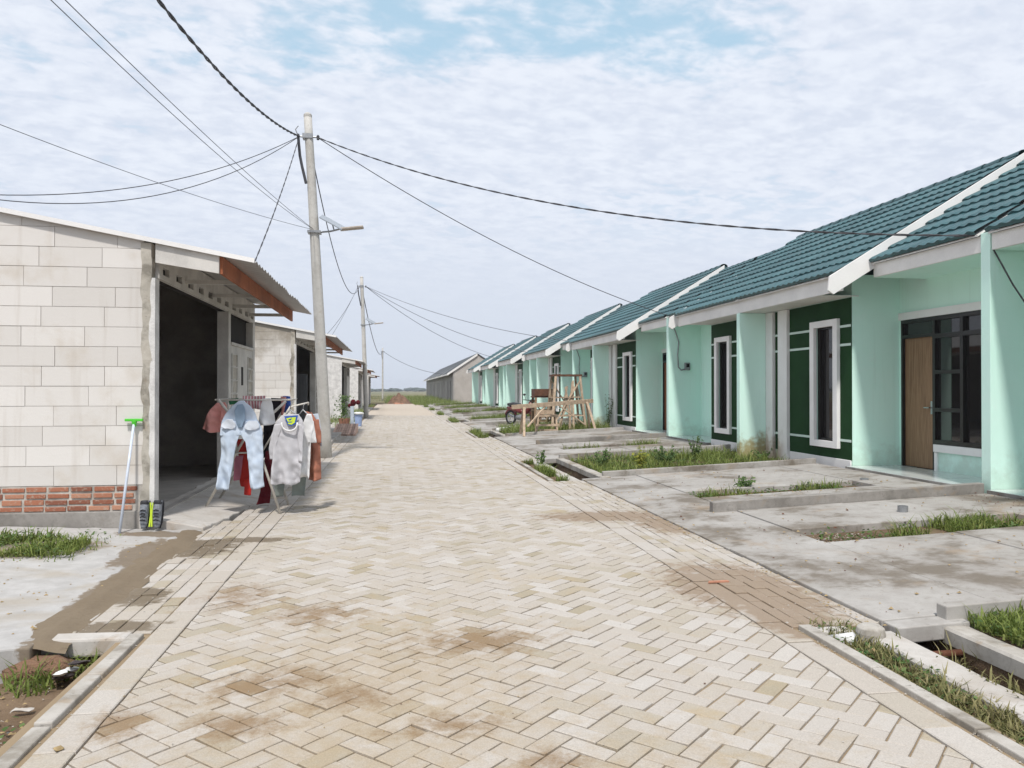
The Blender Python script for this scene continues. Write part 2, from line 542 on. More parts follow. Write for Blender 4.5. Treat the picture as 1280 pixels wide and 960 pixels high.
simple('barge_white', (0.80, 0.79, 0.77), 0.55, 0.06, 1.5, bstr=0.1)
simple('grey_tile', (0.075, 0.085, 0.09), 0.7, 0.25, 1.5)
simple('fascia_white', (0.83, 0.815, 0.785), 0.6, 0.1, 1.5, bstr=0.1)
simple('dark_green', (0.013, 0.055, 0.016), 0.7, 0.2, 1.4, bstr=0.1, spec=0.12)
simple('line_mint', (0.62, 0.76, 0.69), 0.6, 0.08, 3)
simple('black_frame', (0.016, 0.013, 0.012), 0.35, 0.2, 8, bstr=0.05, spec=0.5)
simple('porch_tile', (0.62, 0.66, 0.64), 0.18, 0.08, 3, bstr=0.03, spec=0.5)
simple('steel_grey', (0.35, 0.36, 0.37), 0.45, 0.2, 8, metal=0.5)
simple('orange_fascia', (0.40, 0.135, 0.062), 0.75, 0.25, 2.5, bstr=0.2)
simple('off_white', (0.62, 0.60, 0.56), 0.8, 0.15, 3.0, bstr=0.2)
simple('plaster_white', (0.72, 0.71, 0.685), 0.85, 0.2, 5.0, bstr=0.5, bdist=0.01)
simple('interior', (0.42, 0.38, 0.33), 0.9, 0.25, 1.5)
simple('interior_floor', (0.46, 0.43, 0.39), 0.8, 0.2, 2.5)
simple('painted_shade', (0.03, 0.026, 0.022), 0.9, 0.2, 2)  # near-black colour painted as the shade inside holes and openings
simple('cable', (0.075, 0.075, 0.082), 0.6, 0.2, 9)
simple('cable_thin', (0.13, 0.135, 0.15), 0.6, 0.2, 9)
simple('solar', (0.30, 0.33, 0.36), 0.2, 0.15, 14, spec=0.6)
simple('lamp_head', (0.42, 0.36, 0.30), 0.5, 0.2, 8)
simple('raw_timber', (0.60, 0.46, 0.33), 0.8, 0.25, 9, orand=0.3, bstr=0.4)
simple('weathered_timber', (0.36, 0.24, 0.15), 0.85, 0.3, 9, orand=0.35, bstr=0.4)
simple('brown_board', (0.16, 0.075, 0.045), 0.8, 0.3, 9)
simple('rubber', (0.020, 0.020, 0.021), 0.8, 0.2, 30)
simple('black_plastic', (0.022, 0.022, 0.024), 0.4, 0.2, 20, spec=0.5)
simple('red_body', (0.16, 0.018, 0.016), 0.3, 0.15, 8, spec=0.5)
simple('chrome', (0.55, 0.55, 0.56), 0.25, 0.1, 9, metal=0.9)
simple('bluish_pole', (0.62, 0.68, 0.78), 0.35, 0.1, 9)
simple('lime_plastic', (0.10, 0.62, 0.05), 0.4, 0.1, 9)
simple('neon', (0.62, 0.80, 0.06), 0.5, 0.1, 9)
simple('shoe_grey', (0.26, 0.28, 0.31), 0.8, 0.3, 40)
simple('shoe_black', (0.035, 0.035, 0.04), 0.8, 0.3, 40)
simple('rack_tube', (0.72, 0.68, 0.61), 0.4, 0.2, 14)
simple('litter_white', (0.72, 0.72, 0.70), 0.6, 0.1, 9)
simple('litter_tan', (0.42, 0.31, 0.16), 0.9, 0.3, 20)
simple('litter_dark', (0.06, 0.045, 0.045), 0.4, 0.3, 20)
simple('litter_blue', (0.30, 0.48, 0.66), 0.5, 0.2, 20)
simple('litter_green', (0.15, 0.45, 0.15), 0.5, 0.2, 20)
simple('bucket_blue', (0.32, 0.42, 0.66), 0.45, 0.12, 9)
simple('terracotta', (0.52, 0.25, 0.16), 0.85, 0.2, 6, orand=0.25)
simple('pale_terracotta', (0.62, 0.42, 0.33), 0.85, 0.2, 6, orand=0.4)
simple('slate_panel', (0.085, 0.09, 0.095), 0.6, 0.2, 4)
simple('dirt_heap', (0.23, 0.135, 0.085), 0.95, 0.3, 3, bstr=0.8, bdist=0.03)
simple('far_green', (0.06, 0.085, 0.06), 0.95, 0.3, 0.05, bstr=0.0)
simple('rust_metal', (0.14, 0.055, 0.03), 0.8, 0.3, 20)

m, t = new_mat('wet_ditch')
p = POS(t)
n2 = t.noise(p, 9.0, 4, 0.65)
finish(t, t.mix(n2, (0.016, 0.011, 0.008), (0.06, 0.042, 0.028)), 0.75, n2, 0.9, 0.03, 0.3)

m, t = new_mat('roof_tile')
p = POS(t)
n1 = t.noise(p, 0.7, 4, 0.6)
n2 = t.noise(p, 260.0, 2, 0.6)
col = t.mix(t.rng(n1, 0.35, 0.65), (0.031, 0.094, 0.106), (0.043, 0.116, 0.128))
col = t.mix(1.0, col, t.ramp(OBJRND(t), [(0, (0.80, 0.82, 0.82)), (0.5, (1.0, 1.0, 1.0)), (1, (1.25, 1.2, 1.18))]), 'MULTIPLY')
nd = t.noise(p, 6.0, 4, 0.65)
col = t.mix(t.m('MULTIPLY', t.rng(nd, 0.5, 0.75), 0.22), col, (0.14, 0.15, 0.14))
col = t.mix(0.3, col, t.ramp(n2, [(0.35, (0.7, 0.7, 0.7)), (0.65, (1.3, 1.3, 1.3))]), 'MULTIPLY')
finish(t, col, 0.45, n2, 0.15, 0.002, 0.5)

m, t = new_mat('roof_sheet')
p = POS(t)
n1 = t.noise(p, 1.5, 4, 0.6)
finish(t, t.mix(n1, (0.42, 0.40, 0.38), (0.56, 0.55, 0.53)), 0.45, t.noise(p, 40, 2), 0.1, 0.003, 0.4, 0.35)

m, t = new_mat('glass')
p = POS(t)
n1 = t.noise(p, 1.7, 2, 0.5)
finish(t, t.mix(n1, (0.012, 0.011, 0.011), (0.022, 0.019, 0.018)), 0.03, n1, 0.04, 0.01, 0.6)


def wood(name, a, b, s=1.0):
    m, t = new_mat(name)
    p = POS(t)
    q = t.vm('MULTIPLY', p, (9 * s, 9 * s, 0.55 * s))
    n = t.noise(q, 2.4, 5, 0.65, 1.2)
    g = t.noise(t.vm('MULTIPLY', p, (60, 60, 2)), 2.0, 3, 0.6)
    col = t.mix(t.rng(t.m('ADD', t.m('MULTIPLY', n, 0.7), t.m('MULTIPLY', g, 0.3)), 0.35, 0.65), a, b)
    finish(t, col, 0.5, g, 0.12, 0.002, 0.35)


wood('door_tan', (0.19, 0.105, 0.055), (0.31, 0.19, 0.105))
wood('door_red', (0.22, 0.075, 0.032), (0.31, 0.11, 0.048))


def leaf(name, a, b, c):
    m, t = new_mat(name)
    p = POS(t)
    r = t.n('ShaderNodeAttribute', attribute_name='rnd').outputs['Fac']
    n = t.noise(p, 2.0, 3, 0.6)
    col = t.ramp(t.m('ADD', t.m('MULTIPLY', r, 0.7), t.m('MULTIPLY', t.m('SUBTRACT', n, 0.5), 0.9)), [(0.0, a), (0.5, b), (1.0, c)])
    ins = {'Base Color': col, 'Roughness': 0.6, 'Specular IOR Level': 0.25}
    pb = t.n('ShaderNodeBsdfPrincipled', ins)
    tr = t.n('ShaderNodeBsdfTranslucent', {'Color': col})
    mx = t.n('ShaderNodeMixShader', {0: 0.3})
    t.t.links.new(pb.outputs[0], mx.inputs[1])
    t.t.links.new(tr.outputs[0], mx.inputs[2])
    o = t.n('ShaderNodeOutputMaterial')
    t.t.links.new(mx.outputs[0], o.inputs[0])


leaf('grass_green', (0.12, 0.165, 0.035), (0.21, 0.265, 0.065), (0.38, 0.36, 0.14))
leaf('grass_dry', (0.13, 0.14, 0.05), (0.25, 0.23, 0.10), (0.42, 0.35, 0.20))
leaf('weed_yellow', (0.16, 0.20, 0.03), (0.30, 0.31, 0.05), (0.42, 0.38, 0.08))
leaf('weed_green', (0.06, 0.11, 0.03), (0.11, 0.18, 0.05), (0.2, 0.26, 0.1))


def fabric(name, c, c2=None, stripes=None):
    m, t = new_mat(name)
    p = POS(t)
    n1 = t.noise(p, 9.0, 4, 0.6)
    n2 = t.noise(p, 240.0, 2, 0.6)
    c2 = c2 or tuple(x * 0.9 for x in c)
    col = t.mix(t.rng(n1, 0.32, 0.68), c2, c)
    if stripes:
        wv = t.n('ShaderNodeTexWave', {'Vector': p, 'Scale': 9.0, 'Distortion': 1.5}, wave_type='BANDS', bands_direction='X').outputs[0]
        col = t.mix(t.rng(wv, 0.45, 0.55), col, stripes)
    finish(t, col, 0.9, t.m('ADD', n1, t.m('MULTIPLY', n2, 0.1)), 0.25, 0.008, 0.1)


fabric('cloth_denim', (0.56, 0.64, 0.74), (0.49, 0.58, 0.70))
fabric('cloth_denim_dark', (0.25, 0.34, 0.45))
fabric('cloth_grey', (0.52, 0.515, 0.535))
fabric('cloth_white', (0.74, 0.74, 0.74))
fabric('cloth_pocket', (0.66, 0.71, 0.78))
fabric('cloth_pink', (0.80, 0.37, 0.33))
fabric('cloth_stripe', (0.72, 0.62, 0.60), None, (0.50, 0.20, 0.22))
fabric('cloth_black', (0.018, 0.015, 0.018))
fabric('cloth_maroon', (0.10, 0.012, 0.018))
fabric('cloth_red', (0.46, 0.035, 0.028))
fabric('cloth_mauve', (0.42, 0.16, 0.22))
fabric('cloth_rust', (0.40, 0.17, 0.115))
fabric('cloth_sage', (0.21, 0.24, 0.225))
fabric('cloth_blue', (0.05, 0.12, 0.42))
fabric('cloth_green', (0.03, 0.13, 0.06))
fabric('cloth_salmon', (0.60, 0.27, 0.24))
fabric('cloth_pale', (0.55, 0.62, 0.70))

# ================================================================== GROUND
ROW_END = 75.0
prof = [(-3000, 0.0), (-60, -0.1), (-7, -0.24), (-1.75, -0.26), (-1.62, -0.25), (2.5, -0.07), (2.62, -0.06), (2.82, -0.05), (3.02, -0.06), (3.04, -0.55),
        (3.36, -0.55), (3.38, -0.03), (3.6, -0.02), (7.3, 0.14), (14, 0.14), (60, 0.05), (3000, 0.0)]
flat = [(x, -0.05 if abs(x) < 100 else 0.0) for x, z in prof]
mb = MB()
secs = [(-40, prof), (ROW_END + 5, prof), (ROW_END + 8, flat), (300, flat), (4000, flat)]
nP = len(prof)
vs = [(x, y, z) for y, pr in secs for x, z in pr]
fs = [(j * nP + i, j * nP + i + 1, (j + 1) * nP + i + 1, (j + 1) * nP + i) for j in range(len(secs) - 1) for i in range(nP - 1)]
mb.add(vs, fs)
ground = mb.build('ground', 'soil', loc=(0, 0, 0), kind='structure')

# uneven mud at the lower left, a mesh of its own lying on the ground sheet
def lump(name, x0, x1, y0, y1, z0, amp, mat, n=40, sc=3.0, seed=0.0, edge=0.15, kind='structure', parent=None):
    m_ = MB()
    vs = []
    for j in range(n + 1):
        for i in range(n + 1):
            fx, fy = i / n, j / n
            x, y = lerp(x0, x1, fx), lerp(y0, y1, fy)
            e = min(1, min(fx, 1 - fx, fy, 1 - fy) / edge)
            h = mnoise.fractal(Vector((x * sc + seed, y * sc, seed)), 0.8, 2.0, 4)
            vs.append((x, y, z0 + amp * h * e))
    fs = [(j * (n + 1) + i, j * (n + 1) + i + 1, (j + 1) * (n + 1) + i + 1, (j + 1) * (n + 1) + i) for j in range(n) for i in range(n)]
    m_.add(vs, fs)
    return m_.build(name, mat, parent, smooth=True, kind=kind if parent is None else None)


lump('mud', -4.6, -1.57, 1.2, 5.3, -0.165, 0.06, 'soil', 50, 2.6, 3.3)

# ================================================================== ROAD
XL, XR, ROAD_Y0, ROAD_Y1, PAVE_Y1 = -1.28, 2.28, 1.6, 84.0, 46.0
road = MB().box(-1.62, 2.62, -6, ROAD_Y1, -0.3, -0.0125).build('road', 'road_bed', loc=(0.5, 0, 0), kind='structure')


def clip(poly, axis, lim, keep_less):
    out = []
    for i in range(len(poly)):
        a, b = poly[i], poly[(i + 1) % len(poly)]
        ia = (a[axis] <= lim) if keep_less else (a[axis] >= lim)
        ib = (b[axis] <= lim) if keep_less else (b[axis] >= lim)
        if ia:
            out.append(a)
        if ia != ib:
            f = (lim - a[axis]) / (b[axis] - a[axis])
            out.append((a[0] + (b[0] - a[0]) * f, a[1] + (b[1] - a[1]) * f))
    return out


def area(p):
    return abs(sum(p[i][0] * p[(i + 1) % len(p)][1] - p[(i + 1) % len(p)][0] * p[i][1] for i in range(len(p)))) / 2


def paver_geo(mb, poly, gap, z, depth, rnd, bev=0.006, tilt=(0, 0)):
    q_ = []
    for p_ in poly:
        if not q_ or math.dist(p_, q_[-1]) > 0.006:
            q_.append(p_)
    if len(q_) > 2 and math.dist(q_[0], q_[-1]) <= 0.006:
        q_.pop()
    if len(q_) < 3:
        return
    poly = [(a_ + random.gauss(0, 0.0011), b_ + random.gauss(0, 0.0011)) for a_, b_ in q_]
    cx = sum(p[0] for p in poly) / len(poly)
    cy = sum(p[1] for p in poly) / len(poly)

    def shrink(d):
        n = len(poly)
        lines = []
        for i in range(n):
            p0, p1 = poly[i], poly[(i + 1) % n]
            ex, ey = p1[0] - p0[0], p1[1] - p0[1]
            L = math.hypot(ex, ey) or 1e-9
            lines.append((p0[0] - ey / L * d, p0[1] + ex / L * d, ex / L, ey / L))
        r = []
        for i in range(n):
            x1, y1, dx1, dy1 = lines[i - 1]
            x2, y2, dx2, dy2 = lines[i]
            den = dx1 * dy2 - dy1 * dx2
            k = ((x2 - x1) * dy2 - (y2 - y1) * dx2) / den if abs(den) > 1e-6 else 0
            q = (x1 + dx1 * k, y1 + dy1 * k) if abs(den) > 1e-6 else (x2, y2)
            r.append(q)
        a0 = sum(poly[i][0] * poly[(i + 1) % n][1] - poly[(i + 1) % n][0] * poly[i][1] for i in range(n))
        a1 = sum(r[i][0] * r[(i + 1) % n][1] - r[(i + 1) % n][0] * r[i][1] for i in range(n))
        if a1 < 0.55 * a0 or max(math.dist(r[i], poly[i]) for i in range(n)) > d * 3.2:
            k = min(0.35, d * 4.5 / math.sqrt(max(a0, 1e-6)))
            r = [(lerp(p_[0], cx, k), lerp(p_[1], cy, k)) for p_ in poly]
        return r
    a, b = shrink(gap), shrink(gap + bev)

    def zz_(p, dz):
        return z + dz + (p[0] - cx) * tilt[0] + (p[1] - cy) * tilt[1]
    n = len(poly)
    vs = [(p[0], p[1], z - depth) for p in a] + [(p[0], p[1], zz_(p, -bev * 0.8)) for p in a] + [(p[0], p[1], zz_(p, 0)) for p in b]
    fs = [tuple(range(2 * n, 3 * n))]
    for i in range(n):
        j = (i + 1) % n
        fs.append((i, j, n + j, n + i))
        fs.append((n + i, n + j, 2 * n + j, 2 * n + i))
    mb.add(vs, fs, rnd)


def ccw(p):
    s_ = sum(p[i][0] * p[(i + 1) % len(p)][1] - p[(i + 1) % len(p)][0] * p[i][1] for i in range(len(p)))
    return p if s_ > 0 else p[::-1]


def seen(x, y, z=0.0, mar=0):
    D = x * SA + y * CA
    if D < 0.5:
        return None
    u = 640 + FPX * (x * CA - y * SA) / D
    v = VY - FPX * (z - CH) / D
    return (u, v) if -mar < u < 1280 + mar and -mar < v < 960 + mar else None


PW = 0.1075
q2 = PW / math.sqrt(2)


def rot45(x, y):
    return ((x - y) * q2, (x + y) * q2)


pavers = []
na = int(PAVE_Y1 / (2 * q2)) + 4
for b in range(-14, 16):
    for a in range(-4, na):
        ox, oy = a + 2 * b, a - 2 * b
        for cells in (((0, 0), (2, 0), (2, 1), (0, 1)), ((2, -1), (3, -1), (3, 1), (2, 1))):
            poly = [rot45(ox + cx_, oy + cy_) for cx_, cy_ in cells]
            if max(p[1] for p in poly) > PAVE_Y1 or min(p[1] for p in poly) < ROAD_Y0:
                continue
            if max(p[0] for p in poly) < XL or min(p[0] for p in poly) > XR:
                continue
            poly = clip(clip(poly, 0, XL, False), 0, XR, True)
            if len(poly) < 3 or area(poly) < 0.0007:
                continue
            pavers.append(ccw(poly))
pavers.sort(key=lambda p: p[0][1])


def prnd():
    r = random.random()
    return random.uniform(0, 0.16) if r < 0.10 else (random.uniform(0.2, 0.5) if r < 0.45 else random.uniform(0.5, 1.0))


rest = MB()
cnt = 0
for p in pavers:
    c = (sum(q[0] for q in p) / len(p), sum(q[1] for q in p) / len(p))
    tl = (random.gauss(0, 0.013), random.gauss(0, 0.013))
    z = random.gauss(0, 0.0014) + 0.006 * mnoise.noise(Vector((c[0] * 0.8, c[1] * 0.8, 0)))
    if cnt < 300 and seen(*c, 0, 20):
        m_ = MB()
        paver_geo(m_, p, 0.0044, z, 0.05, prnd(), 0.0045, tl)
        m_.build('paver', 'paver', road, loc=None)
        cnt += 1
    else:
        paver_geo(rest, p, 0.0044, z, 0.03, prnd(), 0.0045, tl)
rest.build('paver_field', 'paver', road, kind='stuff')
# edge courses along both sides
ncount = 0
far_edge = MB()
for x0, x1 in ((-1.45, -1.28), (2.28, 2.45)):
    y = 1.6
    while y < PAVE_Y1:
        L = 0.4 if random.random() < 0.8 else 0.3
        poly = [(x0, y), (x1, y), (x1, y + L), (x0, y + L)]
        m_ = MB() if y < 16 else far_edge
        paver_geo(m_, poly, 0.003, 0.004 + random.gauss(0, 0.002), 0.05, random.uniform(0.25, 0.95), 0.005, (random.gauss(0, 0.006), random.gauss(0, 0.006)))
        if m_ is not far_edge:
            m_.build('edge_stone', 'paver', road)
        y += L
far_edge.build('edge_course', 'paver', road, kind='stuff')

# aprons of straight-laid pavers bridging the drain on the right, and on the left in front of the forecourt
def apron(name, x0, x1, y0, y1, indiv):
    ap = MB().box(x0, x1, y0, y1, -0.12, -0.0085).build(name, 'road_bed', kind='structure')
    r_ = MB()
    nx = max(1, round((x1 - x0) / 0.105))
    wx = (x1 - x0) / nx
    for i in range(nx):
        y = y0 - random.choice((0, 0.105))
        while y < y1 - 0.02:
            poly = [(x0 + i * wx, max(y, y0)), (x0 + (i + 1) * wx, max(y, y0)), (x0 + (i + 1) * wx, min(y + 0.21, y1)), (x0 + i * wx, min(y + 0.21, y1))]
            if area(poly) > 0.002:
                m_ = MB() if indiv else r_
                paver_geo(m_, poly, 0.0035, random.gauss(0.002, 0.0025), 0.05, prnd(), 0.004, (random.gauss(0, 0.012), random.gauss(0, 0.012)))
                if indiv:
                    m_.build('paver', 'paver', ap)
            y += 0.21
    if not indiv:
        r_.build('paver_field', 'paver', ap, kind='stuff')
    return ap


apron('paved_apron', -2.02, -1.455, 5.15, 9.4, True)
apron('paved_apron', -1.80, -1.455, 9.405, 34.0, False)
WE = [8.95, 20.6, 32.1, 42.6, 53.2, 63.7, 74.4]          # division walls beside the porches
WO = [14.95, 26.6, 37.4, 47.9, 58.5, 69.0]               # division walls between the front rooms
for i, yw in enumerate(WE):
    apron('paved_apron', 2.455, 3.05, yw - (4.27 if i == 0 else 4.15), min(yw + 3.75, 76), i == 0)

# ---- left kerb (near), with a gap of grit between it and the edge course
kerb = MB().box(-1.555, -1.49, 1.3, 5.1, -0.25, -0.012).build('kerb', 'concrete_dark', kind='structure')
y = 1.6
while y < 5.0:
    L = random.uniform(0.55, 0.8)
    L = min(L, 5.1 - y)
    z = random.uniform(0.008, 0.02)
    MB().box(-1.562, -1.482, y + 0.006, y + L - 0.006, -0.22, z).build('kerb_stone', 'concrete_mid', kerb, bevel=0.008)
    y += L


def kerb_r(y0, y1):
    k = MB().box(2.50, 2.58, y0, y1, -0.25, -0.012).build('kerb', 'concrete_dark', kind='structure')
    y = y0
    while y < y1 - 0.05:
        L = min(random.uniform(0.6, 0.9), y1 - y)
        MB().box(2.487, 2.565, y + 0.004, y + L - 0.004, -0.22, random.uniform(0.012, 0.03)).build('kerb_stone', 'concrete_mid', k, bevel=0.006)
        y += L


kerb_r(1.0, 4.67)
for yw, y2 in zip(WE, WE[1:]):
    kerb_r(yw + 3.78, y2 - 4.18)


# ---- drain along the right side: side walls and dirty bed
def drain(y0, y1, seed):
    d = thing('drain_channel', (3.2, y0, -0.5), 'x', 'x')
    del d['label'], d['category']
    d['kind'] = 'structure'
    for k, (x0, x1) in enumerate(((2.82, 3.03), (3.37, 3.53))):
        m_ = MB()
        n = max(2, int((y1 - y0) / 0.12))
        rings = []
        for j in range(n + 1):
            y = lerp(y0, y1, j / n)
            w1 = 0.014 * mnoise.noise(Vector((k * 9 + seed, y * 2.5, 1)))
            w2 = 0.014 * mnoise.noise(Vector((k * 9 + seed, y * 2.5, 5)))
            zt = 0.0 + (0.015 if y1 < 5 else 0.05) * k + 0.012 * mnoise.noise(Vector((k + seed, y * 1.8, 9)))
            rings.append([(x0 + w1, y, -0.56), (x1 + w2, y, -0.56), (x1 + w2, y, zt - 0.015), (x1 + w2 - 0.015, y, zt), (x0 + w1 + 0.015, y, zt), (x0 + w1, y, zt - 0.015)])
        if k == 1:
            low_ = [[(q[0] + (0.035 if i_ in (0, 5) else 0), q[1], q[2]) for i_, q in enumerate(((r_[0]), (r_[1]), (r_[1][0], r_[1][1], r_[3][2] - 0.10), (r_[0][0], r_[0][1], r_[3][2] - 0.10)))] for r_ in rings]
            low_ = [[(a_[0] + 0.04, a_[1], a_[2]), b_, c_, (d_[0] + 0.04, d_[1], d_[2])] for a_, b_, c_, d_ in low_]
            MB().loft(low_).build('drain_side', 'wet_ditch', d)
            rings = [[(r_[0][0], r_[0][1], r_[3][2] - 0.10), (r_[1][0], r_[1][1], r_[3][2] - 0.10)] + r_[2:] for r_ in rings]
        m_.loft(rings)
        m_.build('drain_wall', 'concrete_pale' if k == 0 else 'concrete_mid', d)
    m_ = MB()
    n = max(4, int((y1 - y0) / 0.1))
    vs = []
    for j in range(n + 1):
        for i in range(7):
            x, y = lerp(3.03, 3.37, i / 6), lerp(y0, y1, j / n)
            vs.append((x, y, -0.47 + 0.09 * mnoise.fractal(Vector((x * 5, y * 5, seed)), 0.8, 2, 3) + 0.10 * abs(i - 3) / 3))
    m_.add(vs, [(j * 7 + i, j * 7 + i + 1, (j + 1) * 7 + i + 1, (j + 1) * 7 + i) for j in range(n) for i in range(6)])
    m_.build('drain_bed', 'wet_ditch', d)


drain(0.6, 4.52, 1.0)
for i, (yw, y2) in enumerate(zip(WE, WE[1:])):
    drain(yw + 3.76, y2 - 4.16, 2.0 + i)


# ---- driveways: sloping concrete, cast in pieces round two planted slots
def zs(x):
    return 0.02 + (x - 3.05) * 0.0465


def slab(parent, x0, x1, y0, y1, th=0.10, dz=0.0, mat='concrete', name='slab'):
    g = 0.006
    m_ = MB().prism([(x0 + g, zs(x0) + dz - th), (x1 - g, zs(x1) + dz - th), (x1 - g, zs(x1) + dz), (x0 + g, zs(x0) + dz)], y0 + g, y1 - g, 'y')
    return m_.build(name, mat, parent, bevel=0.008)


def driveway(yw, a, b):
    d = thing('driveway', (5, yw, 0), 'x', 'x')
    del d['label'], d['category']
    d['kind'] = 'structure'
    j = lambda: random.uniform(-0.006, 0.006)
    cuts = [a, yw - 1.95, yw + 0.02, yw + 1.9, b]
    for p0, p1 in zip(cuts, cuts[1:]):
        slab(d, 3.05, 3.98, p0, p1, dz=j())
    for p0, p1 in ((a, yw - 2.0), (yw - 1.36, yw - 0.06), (yw + 0.06, yw + 1.08), (yw + 1.66, b)):
        slab(d, 3.98, 5.3, p0, p1, dz=j())
        slab(d, 5.3, 6.5, p0, p1, dz=j())
    for p0, p1 in ((a, yw - 0.06), (yw + 0.06, b)):
        slab(d, 6.5, 7.2, p0, p1, dz=j())
    # divider between the two neighbours, and low walls along both outer sides
    slab(d, 3.68, 7.2, yw - 0.06, yw + 0.06, 0.3, 0.115, 'concrete_dark', 'divider')
    slab(d, 3.42, 7.2, b, b + 0.11, 0.3, 0.085, 'concrete', 'edge_wall')
    slab(d, 3.42, 7.2, a - 0.11, a, 0.3, 0.085, 'concrete', 'edge_wall')
    return d


for i, yw in enumerate(WE):
    driveway(yw, yw - (4.28 if i == 0 else 4.12), min(yw + 3.9, 77.5))

# ================================================================== MINT TERRACE (right)
XROOM, XREC, XWING, FL = 7.33, 8.17, 6.72, 0.25
SLOPE = math.atan(0.615)
TW, TL = 0.19, 0.37


def tile_profile(n=8):
    out = []
    for i in range(n + 1):
        f = i / n
        out.append((f * TW, 0.022 * (0.5 - 0.5 * math.cos(2 * math.pi * f)) ** 1.3))
    return out


def tile_geo(mb, org=None, n=8):
    """one pressed tile: x up the slope, y along the eave; front lip hangs down, tail rises less than the step"""
    pr = tile_profile(n)
    vs = []
    for (x, dz) in ((0.0, -0.012), (-0.004, 0.034), (0.04, 0.038), (TL + 0.012, 0.002)):
        for y, h in pr:
            vs.append((x, y, h * (0.25 if x > 0.2 else 1.0) * (0.4 if dz < 0 else 1) + dz + (0.012 if x > 0.2 else 0)))
    k = n + 1
    fs = [(r * k + i, r * k + i + 1, (r + 1) * k + i + 1, (r + 1) * k + i) for r in range(3) for i in range(n)]
    if org is not None:
        ox, oy, oz, sg = org
        c_, s_ = math.cos(SLOPE), math.sin(SLOPE)
        vs = [(ox + sg * (x * c_ - z * s_), oy + y, oz + x * s_ + z * c_) for x, y, z in vs]
    mb.add(vs, fs)


_tm = MB()
tile_geo(_tm)
TILE = mesh_of('roof_tile', _tm, 'roof_tile')
TILE.polygons.foreach_set('use_smooth', [False] * len(TILE.polygons))


def roof_face(parent, x0, z0, y0, y1, rows, budget, sgn=1):
    """tile the slope that starts at eave (x0, z0); returns what is left of the budget of single tiles"""
    c_, s_ = math.cos(SLOPE), math.sin(SLOPE)
    n = max(1, round((y1 - y0) / TW))
    field = MB()
    for r in range(rows):
        off = 0.0
        for i in range(n):
            x, z = x0 + sgn * r * TL * c_, z0 + r * TL * s_
            y = y0 + i * TW + off
            if budget > 0 and sgn > 0:
                o = inst('roof_tile', TILE, parent, (x, y, z + random.gauss(0, 0.0015)), (random.gauss(0, 0.004), -SLOPE + random.gauss(0, 0.004), 0))
                budget -= 1
            else:
                tile_geo(field, (x, y, z, sgn), 6)
    if field.v:
        field.build('tile_field', 'roof_tile', parent, kind='stuff')
    return budget


